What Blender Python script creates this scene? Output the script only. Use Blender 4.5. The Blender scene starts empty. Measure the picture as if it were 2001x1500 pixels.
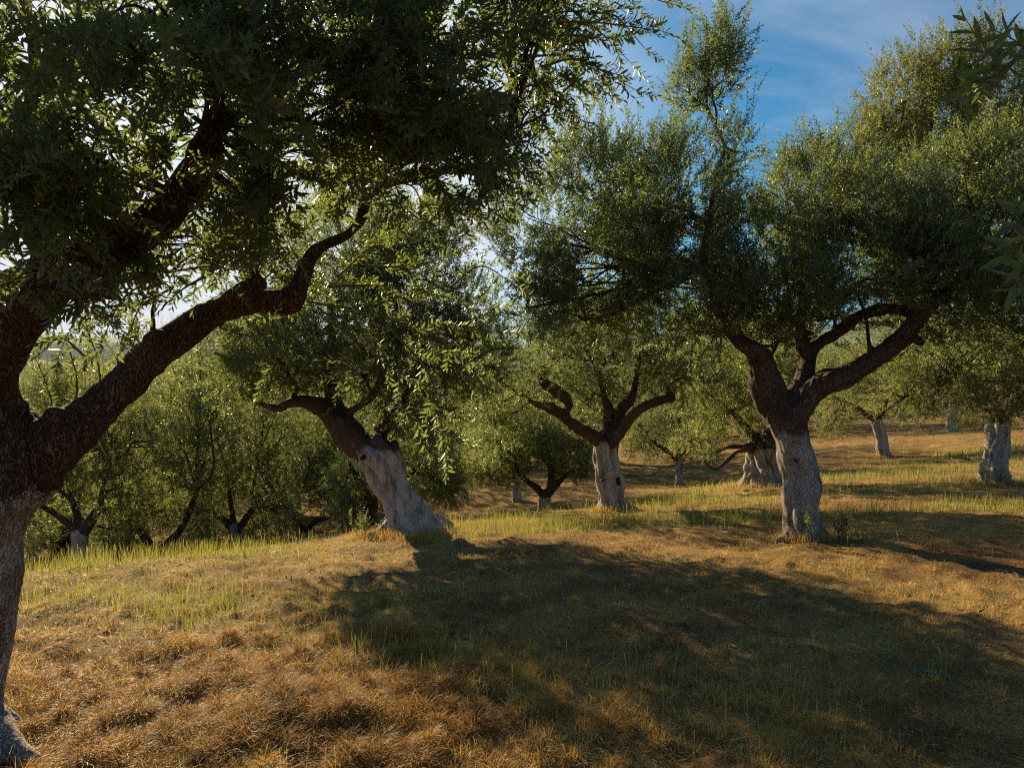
import bpy, math, random
import numpy as np
from mathutils import Vector

# ------------------------------------------------------------------ camera, sky, sun, exposure
scene = bpy.context.scene
col = scene.collection
R = math.radians
EYE = 1.6
F = 1334.0            # focal length in photo pixels (24 mm on 36 mm)
HOR = 750.0

cam = bpy.data.cameras.new("camera")
cam_o = bpy.data.objects.new("camera", cam)
col.objects.link(cam_o)
cam.sensor_width = 36.0
cam.lens = 24.0
cam.clip_start = 0.05
cam.clip_end = 20000
cam_o.location = (0, 0, EYE)
cam_o.rotation_euler = (R(90), 0, 0)
scene.camera = cam_o

SUN_AZ = -33.0
SUN_EL = 23.0
world = bpy.data.worlds.new("World")
scene.world = world
world.use_nodes = True
nt = world.node_tree
bg = nt.nodes["Background"]
sky = nt.nodes.new("ShaderNodeTexSky")
sky.sky_type = 'NISHITA'
sky.sun_disc = False
sky.sun_elevation = R(SUN_EL)
sky.sun_rotation = R(SUN_AZ)
sky.dust_density = 1.6
sky.ozone_density = 3.0
sky.air_density = 1.0
# a clear deep blue, with thin cirrus wisps across it
tint = nt.nodes.new("ShaderNodeMix"); tint.data_type = 'RGBA'; tint.blend_type = 'MULTIPLY'
tint.inputs[0].default_value = 1.0
tint.inputs[7].default_value = (0.27, 0.75, 0.93, 1)
nt.links.new(sky.outputs[0], tint.inputs[6])
tc = nt.nodes.new("ShaderNodeTexCoord")
mp = nt.nodes.new("ShaderNodeMapping")
mp.inputs['Rotation'].default_value = (R(20), R(25), R(15))
mp.inputs['Scale'].default_value = (1.2, 2.6, 5.0)
ns = nt.nodes.new("ShaderNodeTexNoise")
ns.inputs['Scale'].default_value = 1.6
ns.inputs['Detail'].default_value = 9
ns.inputs['Roughness'].default_value = 0.55
ns.inputs['Distortion'].default_value = 0.7
rp = nt.nodes.new("ShaderNodeValToRGB")
rp.color_ramp.elements[0].position = 0.46
rp.color_ramp.elements[0].color = (0, 0, 0, 1)
rp.color_ramp.elements[1].position = 0.80
rp.color_ramp.elements[1].color = (0.38, 0.38, 0.38, 1)
cl = nt.nodes.new("ShaderNodeMix"); cl.data_type = 'RGBA'
cl.inputs[7].default_value = (6.8, 7.0, 7.3, 1)
nt.links.new(tc.outputs['Generated'], mp.inputs[0])
nt.links.new(mp.outputs[0], ns.inputs[0])
nt.links.new(ns.outputs[0], rp.inputs[0])
# white sun glow put into the sky colour as a thin cloud veil
dp = nt.nodes.new("ShaderNodeVectorMath"); dp.operation = 'DOT_PRODUCT'
dp.inputs[1].default_value = (math.sin(R(-30)) * math.cos(R(12)), math.cos(R(-30)) * math.cos(R(12)), math.sin(R(12)))
nt.links.new(tc.outputs['Generated'], dp.inputs[0])
vr = nt.nodes.new("ShaderNodeMapRange"); vr.interpolation_type = 'SMOOTHSTEP'
vr.inputs[1].default_value = 0.68; vr.inputs[2].default_value = 0.975; vr.inputs[3].default_value = 0.0; vr.inputs[4].default_value = 0.95
nt.links.new(dp.outputs['Value'], vr.inputs[0])
vs = nt.nodes.new("ShaderNodeMath"); vs.operation = 'MULTIPLY_ADD'; vs.inputs[1].default_value = 1.0
nt.links.new(vr.outputs[0], vs.inputs[0])
nt.links.new(rp.outputs[0], vs.inputs[2])
vs.use_clamp = True
nt.links.new(vs.outputs[0], cl.inputs[0])
nt.links.new(tint.outputs[2], cl.inputs[6])
nt.links.new(cl.outputs[2], bg.inputs[0])
bg.inputs[1].default_value = 0.05

sun = bpy.data.lights.new("sun", 'SUN')
sun.energy = 5.0
sun.angle = R(0.5)
sun.color = (1.0, 0.77, 0.45)
sun_o = bpy.data.objects.new("sun", sun)
col.objects.link(sun_o)
sdir = Vector((math.sin(R(SUN_AZ)) * math.cos(R(SUN_EL)), math.cos(R(SUN_AZ)) * math.cos(R(SUN_EL)), math.sin(R(SUN_EL))))
sun_o.rotation_euler = sdir.to_track_quat('Z', 'Y').to_euler()
sun_o.location = (-20, 30, 20)

scene.view_settings.view_transform = 'Standard'
scene.view_settings.look = 'None'
scene.view_settings.exposure = 1.34
scene.view_settings.gamma = 1.0
scene.render.engine = 'CYCLES'
cy = scene.cycles
cy.filter_width = 1.15
cy.max_bounces = 8
cy.diffuse_bounces = 3
cy.glossy_bounces = 2
cy.transmission_bounces = 6
cy.volume_bounces = 0
cy.sample_clamp_indirect = 6.0
cy.use_denoising = False
cy.denoiser = 'OPENIMAGEDENOISE'
cy.denoising_input_passes = 'RGB_ALBEDO_NORMAL'
cy.denoising_prefilter = 'ACCURATE'

# ------------------------------------------------------------------ numeric helpers
rng = np.random.default_rng(7)


def P(px, py, d):
    """a point seen at photo pixel (px, py) standing d metres away"""
    return np.array([(px - 1000.5) / F * d, d, EYE + (HOR - py) / F * d])


def _hash(*ix):
    h = np.zeros(ix[0].shape, dtype=np.uint32)
    for i, k in zip(ix, (374761393, 668265263, 2147483647 ^ 0x5bd1e995)):
        h = h + (i.astype(np.int64) & 0xffffffff).astype(np.uint32) * np.uint32(k & 0xffffffff)
    h = (h ^ (h >> np.uint32(13))) * np.uint32(1274126177)
    h = h ^ (h >> np.uint32(16))
    return h.astype(np.float64) / 4294967295.0


def noise2(x, y):
    xi, yi = np.floor(x), np.floor(y)
    fx, fy = x - xi, y - yi
    fx = fx * fx * (3 - 2 * fx); fy = fy * fy * (3 - 2 * fy)
    a = _hash(xi, yi); b = _hash(xi + 1, yi); c = _hash(xi, yi + 1); d = _hash(xi + 1, yi + 1)
    return (a * (1 - fx) + b * fx) * (1 - fy) + (c * (1 - fx) + d * fx) * fy * 1.0


def fbm2(x, y, o=4):
    s = 0; a = 0.5; t = 0
    for k in range(o):
        s = s + a * noise2(x * 2 ** k + 17 * k, y * 2 ** k - 31 * k); t += a; a *= 0.5
    return s / t


def noise3(p, sc):
    q = p * np.asarray(sc, float)
    x, y, z = q[:, 0], q[:, 1], q[:, 2]
    xi, yi, zi = np.floor(x), np.floor(y), np.floor(z)
    fx, fy, fz = [(lambda t: t * t * (3 - 2 * t))(v) for v in (x - xi, y - yi, z - zi)]
    r = 0
    for dx in (0, 1):
        for dy in (0, 1):
            for dz in (0, 1):
                w = (fx if dx else 1 - fx) * (fy if dy else 1 - fy) * (fz if dz else 1 - fz)
                r = r + w * _hash(xi + dx, yi + dy, zi + dz)
    return r


# ------------------------------------------------------------------ terrain height
CP = [  # photo pixel x, y of the ground, distance
    (0, 1500, 2.84), (500, 1461, 3.0), (1000, 1461, 3.0), (1500, 1461, 3.0), (2000, 1461, 3.0),
    (0, 1350, 3.6), (500, 1340, 3.65), (1000, 1325, 3.75), (1500, 1310, 3.85), (2000, 1300, 3.95),
    (0, 1220, 4.7), (500, 1200, 4.8), (1000, 1180, 5.0), (1500, 1160, 5.3), (2000, 1150, 5.5),
    (20, 1118, 6.6), (300, 1098, 7.2), (500, 1080, 7.6), (700, 1052, 8.6), (800, 1045, 9.0),
    (1000, 1045, 8.9), (1250, 1045, 8.7), (1575, 1056, 8.0), (1800, 1030, 8.4), (2000, 1020, 8.6),
    (160, 1125, 15.5), (-100, 1190, 12), (-300, 1150, 16), (310, 1085, 18), (462, 1080, 20), (595, 1058, 24),
    (640, 1040, 15), (710, 1035, 17), (250, 1150, 11),
    (900, 1018, 11.5), (1050, 1012, 11.8), (1195, 1000, 13.0), (1400, 992, 12.0), (1620, 985, 11.6), (2000, 975, 11.4),
    (1063, 1003, 19), (1010, 987, 23), (900, 965, 24), (900, 930, 31), (1100, 945, 24), (1328, 952, 26),
    (1300, 900, 36), (1480, 946, 17), (1700, 940, 16.5), (1950, 945, 14), (1725, 896, 24), (1860, 842, 31),
    (1990, 800, 36), (1600, 835, 38), (1990, 870, 22), (1600, 880, 26), (1450, 870, 36), (1000, 890, 42),
    (600, 960, 45), (200, 1000, 45), (2300, 760, 40), (2300, 900, 16),
]
pts = [P(*c) for c in CP]
pts += [np.array(v, float) for v in [
    (0, -3, 0.05), (-4, -2, 0.0), (4, -2, 0.1), (0, -12, 0.4), (-12, -8, 0.2), (12, -8, 0.8), (9, 1, 0.15), (-8, 3, -0.2),
    (-14, 4, -1.4), (14, 4, 0.5), (30, -10, 3), (-30, -10, -3), (0, -40, 2), (-40, 20, -10), (-30, 45, -11), (-70, 90, -24),
    (-20, 80, -17), (20, 80, -6), (45, 80, 2), (80, 60, 8), (60, 20, 6), (-90, 0, -18), (-120, 160, -45), (0, 180, -35), (90, 180, -10), (140, 60, 10), (0, 70, -9)]]
CPW = np.array(pts)


def _tps(r2):
    return 0.5 * r2 * np.log(np.maximum(r2, 1e-9))


_c = CPW[:, :2]
_n = len(_c)
_K = _tps(((_c[:, None] - _c[None]) ** 2).sum(-1)) + np.eye(_n) * 3.0
_A = np.zeros((_n + 3, _n + 3))
_A[:_n, :_n] = _K
_A[:_n, _n:] = np.c_[np.ones(_n), _c]
_A[_n:, :_n] = _A[:_n, _n:].T
_w = np.linalg.solve(_A, np.r_[CPW[:, 2], 0, 0, 0])


def H(x, y, micro=True):
    x = np.asarray(x, float); y = np.asarray(y, float)
    sh = x.shape
    x = x.ravel(); y = y.ravel()
    rr = np.hypot(x, y)
    s = np.where(rr > 200, 200 / np.maximum(rr, 1e-6), 1.0)     # beyond 200 m the ground runs out level, then sinks gently
    xx, yy = x * s, y * s
    z = np.empty_like(x)
    for i in range(0, len(x), 20000):
        q = np.c_[xx[i:i + 20000], yy[i:i + 20000]]
        z[i:i + 20000] = _tps(((q[:, None] - _c[None]) ** 2).sum(-1)) @ _w[:_n] + _w[_n] + q @ _w[_n + 1:]
    z = z - np.clip(rr - 200, 0, None) * 0.03
    if micro:
        k = np.clip(1.2 - rr / 60, 0.2, 1)
        z = z + (fbm2(x * 0.9 + 5, y * 0.9, 3) - 0.5) * 0.14 * k
        z = z + (fbm2(x * 5, y * 5 + 9, 3) - 0.5) * 0.085 * k
        z = z + np.clip(fbm2(x * 9 + 3, y * 9 + 1, 2) - 0.5, 0, 1) * 0.10 * np.clip(1.3 - rr / 9, 0, 1)
    return z.reshape(sh)


def px_of(x, y, z):
    return 1000.5 + x / y * F, HOR - (z - EYE) / y * F


# ------------------------------------------------------------------ materials
def mat(name):
    m = bpy.data.materials.new(name)
    m.use_nodes = True
    t = m.node_tree
    return m, t, t.nodes["Principled BSDF"]


def N(t, kind, **kw):
    n = t.nodes.new(kind)
    for k, v in kw.items():
        setattr(n, k, v)
    return n


def ramp(t, src, stops):
    r = N(t, "ShaderNodeValToRGB")
    while len(r.color_ramp.elements) < len(stops):
        r.color_ramp.elements.new(0.5)
    for e, (p, c) in zip(r.color_ramp.elements, stops):
        e.position = p
        e.color = tuple(c) + (1,) if len(c) == 3 else c
    t.links.new(src, r.inputs[0])
    return r


def mixc(t, fac, a, b, blend='MIX'):
    n = N(t, "ShaderNodeMix", data_type='RGBA', blend_type=blend)
    for s, i in ((fac, 0), (a, 6), (b, 7)):
        if hasattr(s, 'links'):
            t.links.new(s, n.inputs[i])
        else:
            n.inputs[i].default_value = s if i == 0 else tuple(s) + (1,)
    return n.outputs[2]


def leaf_material(name, top, top2, under, trans, trans_fac=0.45, rough=0.42):
    m, t, p = mat(name)
    at = N(t, "ShaderNodeAttribute", attribute_name="tint")
    geo = N(t, "ShaderNodeNewGeometry")
    c = mixc(t, at.outputs['Fac'], top, top2)
    old = ramp(t, at.outputs['Fac'], [(0.93, (0, 0, 0)), (0.99, (1, 1, 1))])
    c = mixc(t, old.outputs[0], c, (0.17, 0.14, 0.04))
    c = mixc(t, geo.outputs['Backfacing'], c, under)
    t.links.new(c, p.inputs['Base Color'])
    p.inputs['Roughness'].default_value = rough
    p.inputs['Specular IOR Level'].default_value = 0.42
    tr = N(t, "ShaderNodeBsdfTranslucent")
    tcol = mixc(t, at.outputs['Fac'], trans, [v * 1.35 for v in trans])
    t.links.new(tcol, tr.inputs[0])
    mx = N(t, "ShaderNodeMixShader")
    mx.inputs[0].default_value = trans_fac
    t.links.new(p.outputs[0], mx.inputs[1])
    t.links.new(tr.outputs[0], mx.inputs[2])
    t.links.new(mx.outputs[0], t.nodes['Material Output'].inputs[0])
    return m


LEAF = leaf_material("olive_leaf", (0.022, 0.040, 0.024), (0.065, 0.080, 0.028), (0.12, 0.135, 0.095), (0.22, 0.29, 0.065), 0.39, .42)
LEAF_FAR = leaf_material("olive_leaf_distant", (0.028, 0.045, 0.022), (0.075, 0.090, 0.030), (0.12, 0.135, 0.085), (0.27, 0.31, 0.070), 0.40, .44)


def bark_material(name, scale=1.0, bump=0.6, crackw=.12, crackd=.25, tone=1.0):
    m, t, p = mat(name)
    tc = N(t, "ShaderNodeTexCoord")
    mp = N(t, "ShaderNodeMapping")
    mp.inputs['Scale'].default_value = (1, 1, 0.30)
    t.links.new(tc.outputs['Object'], mp.inputs[0])
    n0 = N(t, "ShaderNodeTexNoise"); n0.inputs['Scale'].default_value = 14 * scale; n0.inputs['Detail'].default_value = 5
    t.links.new(mp.outputs[0], n0.inputs[0])
    mixv = N(t, "ShaderNodeMix", data_type='VECTOR'); mixv.inputs[0].default_value = 0.25
    t.links.new(mp.outputs[0], mixv.inputs[4]); t.links.new(n0.outputs['Color'], mixv.inputs[5])
    vo = N(t, "ShaderNodeTexVoronoi", feature='DISTANCE_TO_EDGE'); vo.inputs['Scale'].default_value = 62 * scale
    t.links.new(mixv.outputs[1], vo.inputs[0])
    crack = ramp(t, vo.outputs['Distance'], [(0.0, (0, 0, 0)), (0.22, (1, 1, 1))])
    nf = N(t, "ShaderNodeTexNoise"); nf.inputs['Scale'].default_value = 90 * scale; nf.inputs['Detail'].default_value = 6
    t.links.new(tc.outputs['Object'], nf.inputs[0])
    nb = N(t, "ShaderNodeTexNoise"); nb.inputs['Scale'].default_value = 3.1; nb.inputs['Detail'].default_value = 4
    t.links.new(tc.outputs['Object'], nb.inputs[0])
    base = ramp(t, nb.outputs[0], [(0.30, (0.12, 0.068, 0.042)), (0.52, (0.18, 0.115, 0.078)), (0.70, (0.27, 0.20, 0.15))])
    dark = mixc(t, crack.outputs[0], (0.024, 0.014, 0.010), base.outputs[0])
    # whitewash brushed on the lower trunk: worn through on the ridges and missing in the cracks
    at = N(t, "ShaderNodeAttribute", attribute_name="wash")
    s1 = N(t, "ShaderNodeMath", operation='MULTIPLY_ADD'); s1.inputs[1].default_value = 3.0; s1.inputs[2].default_value = -1.38
    t.links.new(nb.outputs[0], s1.inputs[0])
    s2 = N(t, "ShaderNodeMath", operation='MULTIPLY_ADD'); s2.inputs[1].default_value = 1.0; s2.inputs[2].default_value = -0.5
    t.links.new(nf.outputs[0], s2.inputs[0])
    ad = N(t, "ShaderNodeMath", operation='ADD'); t.links.new(s1.outputs[0], ad.inputs[0]); t.links.new(s2.outputs[0], ad.inputs[1])
    ad2 = N(t, "ShaderNodeMath", operation='ADD', use_clamp=False); t.links.new(ad.outputs[0], ad2.inputs[0]); wsc = N(t, "ShaderNodeMath", operation='MULTIPLY_ADD'); wsc.inputs[1].default_value = 2.2; wsc.inputs[2].default_value = -0.9
    t.links.new(at.outputs['Fac'], wsc.inputs[0]); t.links.new(wsc.outputs[0], ad2.inputs[1])
    wr = ramp(t, ad2.outputs[0], [(0.40, (0, 0, 0)), (0.62, (1, 1, 1))])
    washc = ramp(t, nf.outputs[0], [(0.32, [v * tone for v in (0.22, 0.185, 0.155)]), (0.52, [v * tone for v in (0.40, 0.365, 0.33)]), (0.72, [v * tone for v in (0.55, 0.515, 0.48)])])
    # grime and bare patches in large soft blotches
    ng = N(t, "ShaderNodeTexNoise"); ng.inputs['Scale'].default_value = 9; ng.inputs['Detail'].default_value = 7; ng.inputs['Roughness'].default_value = .65
    mg = N(t, "ShaderNodeMapping"); mg.inputs['Scale'].default_value = (1, 1, .35); mg.inputs['Location'].default_value = (3, 5, 1)
    t.links.new(tc.outputs['Object'], mg.inputs[0]); t.links.new(mg.outputs[0], ng.inputs[0])
    gr = ramp(t, ng.outputs[0], [(0.36, (0.42, 0.36, 0.30)), (0.55, (1, 1, 1))])
    washm = mixc(t, 1.0, washc.outputs[0], gr.outputs[0], 'MULTIPLY')
    crk2 = ramp(t, vo.outputs['Distance'], [(0.0, (crackd,) * 3), (crackw, (1, 1, 1))])
    wc = mixc(t, crk2.outputs[0], (0.07, 0.058, 0.048), washm)
    c = mixc(t, wr.outputs[0], dark, wc)
    t.links.new(c, p.inputs['Base Color'])
    p.inputs['Roughness'].default_value = 0.9
    p.inputs['Specular IOR Level'].default_value = 0.2
    h = N(t, "ShaderNodeMath", operation='MULTIPLY_ADD'); h.inputs[1].default_value = 0.5
    t.links.new(nf.outputs[0], h.inputs[0]); t.links.new(crack.outputs[0], h.inputs[2])
    b = N(t, "ShaderNodeBump"); b.inputs['Strength'].default_value = bump; b.inputs['Distance'].default_value = 0.012 / scale
    t.links.new(h.outputs[0], b.inputs['Height'])
    t.links.new(b.outputs[0], p.inputs['Normal'])
    return m


BARK = bark_material("olive_bark", .8, 1.0)
BARK_CRACKED = bark_material("cracked_olive_bark", .95, .9, .13, .22, 1.55)
BARK_PALE = bark_material("smooth_weathered_bark", 1.2, .7, .05, .50, 1.5)
BARK_FAR = bark_material("olive_bark_distant", 0.6, 0.8, .10, .3, 1.6)
TWIG, _t, _p = mat("twig_bark")
_p.inputs['Base Color'].default_value = (0.13, 0.10, 0.065, 1)
_p.inputs['Roughness'].default_value = 0.85

HOLE_SHADE, _t, _p = mat("painted_hole_shade")  # near-black colour stands in for the shade inside the trunk holes
_p.inputs['Base Color'].default_value = (0.02, 0.014, 0.01, 1)
_p.inputs['Roughness'].default_value = 1.0

# ground
GROUND, t, p = mat("dry_soil_and_thatch")
tc = N(t, "ShaderNodeTexCoord")
n1 = N(t, "ShaderNodeTexNoise"); n1.inputs['Scale'].default_value = 0.55; n1.inputs['Detail'].default_value = 6
n2 = N(t, "ShaderNodeTexNoise"); n2.inputs['Scale'].default_value = 55; n2.inputs['Detail'].default_value = 8; n2.inputs['Roughness'].default_value = 0.7
n3 = N(t, "ShaderNodeTexNoise"); n3.inputs['Scale'].default_value = 1.7; n3.inputs['Detail'].default_value = 7
for n in (n1, n2, n3):
    t.links.new(tc.outputs['Object'], n.inputs[0])
a = ramp(t, n1.outputs[0], [(0.35, (0.18, 0.10, 0.04)), (0.5, (0.30, 0.185, 0.064)), (0.65, (0.26, 0.20, 0.066))])
b = ramp(t, n3.outputs[0], [(0.40, (0.13, 0.075, 0.042)), (0.62, (0.42, 0.29, 0.12))])
c1 = mixc(t, 0.5, a.outputs[0], b.outputs[0])
fine = ramp(t, n2.outputs[0], [(0.36, (0.35, 0.33, 0.30)), (0.66, (1.25, 1.25, 1.2))])
c2 = mixc(t, 1.0, c1, fine.outputs[0], 'MULTIPLY')
# green flush where the grass still grows, bare grey earth where it does not
ag = N(t, "ShaderNodeAttribute", attribute_name="green")
gm = N(t, "ShaderNodeMath", operation='MULTIPLY'); gm.inputs[1].default_value = 0.45
t.links.new(ag.outputs['Fac'], gm.inputs[0])
c3 = mixc(t, gm.outputs[0], c2, (0.20, 0.185, 0.05))
t.links.new(c3, p.inputs['Base Color'])
p.inputs['Roughness'].default_value = 1.0
p.inputs['Specular IOR Level'].default_value = 0.1
bp = N(t, "ShaderNodeBump"); bp.inputs['Strength'].default_value = 0.9; bp.inputs['Distance'].default_value = 0.03
t.links.new(n2.outputs[0], bp.inputs['Height']); t.links.new(bp.outputs[0], p.inputs['Normal'])


def grass_material(name, stops, trans=0.35, rough=0.55):
    m, t, p = mat(name)
    at = N(t, "ShaderNodeAttribute", attribute_name="tint")
    r = ramp(t, at.outputs['Fac'], stops)
    t.links.new(r.outputs[0], p.inputs['Base Color'])
    p.inputs['Roughness'].default_value = rough
    p.inputs['Specular IOR Level'].default_value = 0.35 if rough < .6 else .1
    tr = N(t, "ShaderNodeBsdfTranslucent"); t.links.new(r.outputs[0], tr.inputs[0])
    mx = N(t, "ShaderNodeMixShader"); mx.inputs[0].default_value = trans
    t.links.new(p.outputs[0], mx.inputs[1]); t.links.new(tr.outputs[0], mx.inputs[2])
    t.links.new(mx.outputs[0], t.nodes['Material Output'].inputs[0])
    return m


DRY = grass_material("dry_straw", [(0.0, (0.21, 0.11, 0.036)), (0.3, (0.39, 0.23, 0.062)), (0.6, (0.54, 0.35, 0.088)), (0.85, (0.60, 0.45, 0.14)), (1.0, (0.64, 0.52, 0.27))], 0.4)
GREEN = grass_material("green_grass", [(0.0, (0.12, 0.14, 0.03)), (0.5, (0.26, 0.27, 0.045)), (1.0, (0.42, 0.36, 0.10))], 0.5)


# ------------------------------------------------------------------ mesh helpers
def quad_mesh(name, V, Q, mats, tint=None, matidx=None, smooth=False, attrs=None):
    me = bpy.data.meshes.new(name)
    nv, nq = len(V), len(Q)
    me.vertices.add(nv)
    me.vertices.foreach_set("co", np.ascontiguousarray(V, dtype=np.float32).ravel())
    me.loops.add(nq * 4)
    me.polygons.add(nq)
    me.loops.foreach_set("vertex_index", np.ascontiguousarray(Q, dtype=np.int32).ravel())
    me.polygons.foreach_set("loop_start", np.arange(0, nq * 4, 4, dtype=np.int32))
    if matidx is not None:
        me.polygons.foreach_set("material_index", np.asarray(matidx, dtype=np.int32))
    me.polygons.foreach_set("use_smooth", np.full(nq, smooth))
    for m in mats:
        me.materials.append(m)
    if tint is not None:
        at = me.attributes.new("tint", 'FLOAT', 'POINT')
        at.data.foreach_set("value", np.ascontiguousarray(tint, dtype=np.float32))
    for k, v in (attrs or {}).items():
        at = me.attributes.new(k, 'FLOAT', 'POINT')
        at.data.foreach_set("value", np.ascontiguousarray(v, dtype=np.float32))
    me.update(calc_edges=True)
    return me


def link(name, data, parent=None, loc=(0, 0, 0), rz=0.0, sc=1.0):
    o = bpy.data.objects.new(name, data)
    col.objects.link(o)
    o.parent = parent
    o.location = loc
    o.rotation_euler = (0, 0, rz)
    o.scale = (sc, sc, sc)
    return o


def tag(o, label, cat, group=None, kind=None):
    o['label'] = label
    o['category'] = cat
    if group: o['group'] = group
    if kind: o['kind'] = kind
    return o


def catmull(pts, n):
    p = np.asarray(pts, float)
    p = np.vstack([2 * p[0] - p[1], p, 2 * p[-1] - p[-2]])
    out = []
    for i in range(1, len(p) - 2):
        for s in range(n):
            u = s / n
            out.append(0.5 * ((2 * p[i]) + (-p[i - 1] + p[i + 1]) * u + (2 * p[i - 1] - 5 * p[i] + 4 * p[i + 1] - p[i + 2]) * u * u
                              + (-p[i - 1] + 3 * p[i] - 3 * p[i + 1] + p[i + 2]) * u ** 3))
    out.append(p[-2])
    return np.array(out)


def tube(path, sides=12, caps=True):
    """path rows: x y z r -> verts, quads (caps are degenerate-free quads fans closed by a tip ring)"""
    path = np.asarray(path, float)
    c, r = path[:, :3], np.maximum(path[:, 3], 0.0008)
    tan = np.gradient(c, axis=0)
    tan /= np.linalg.norm(tan, axis=1)[:, None] + 1e-9
    u = np.cross(tan[0], [0.31, 0.17, 0.9])
    if np.linalg.norm(u) < 0.1:
        u = np.cross(tan[0], [1, 0, 0])
    us = []
    for k in range(len(c)):
        u = u - tan[k] * np.dot(u, tan[k]); u /= np.linalg.norm(u) + 1e-9
        us.append(u)
    us = np.array(us); vs = np.cross(tan, us)
    if caps:                      # round off both ends with a small closing ring
        c = np.vstack([c[0] - tan[0] * r[0] * .5, c, c[-1] + tan[-1] * r[-1] * .5])
        us = np.vstack([us[:1], us, us[-1:]]); vs = np.vstack([vs[:1], vs, vs[-1:]])
        r = np.r_[r[0] * .02, r, r[-1] * .02]
    a = np.linspace(0, 2 * np.pi, sides, endpoint=False)
    V = c[:, None] + r[:, None, None] * (np.cos(a)[None, :, None] * us[:, None] + np.sin(a)[None, :, None] * vs[:, None])
    n = len(c)
    i, j = np.meshgrid(np.arange(n - 1), np.arange(sides), indexing='ij')
    j2 = (j + 1) % sides
    Q = np.stack([i * sides + j, i * sides + j2, (i + 1) * sides + j2, (i + 1) * sides + j], -1).reshape(-1, 4)
    return V.reshape(-1, 3), Q


class Acc:
    def __init__(s): s.V = []; s.Q = []; s.n = 0
    def add(s, V, Q):
        s.V.append(V); s.Q.append(Q + s.n); s.n += len(V)
    def get(s): return np.vstack(s.V), np.vstack(s.Q)


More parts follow.
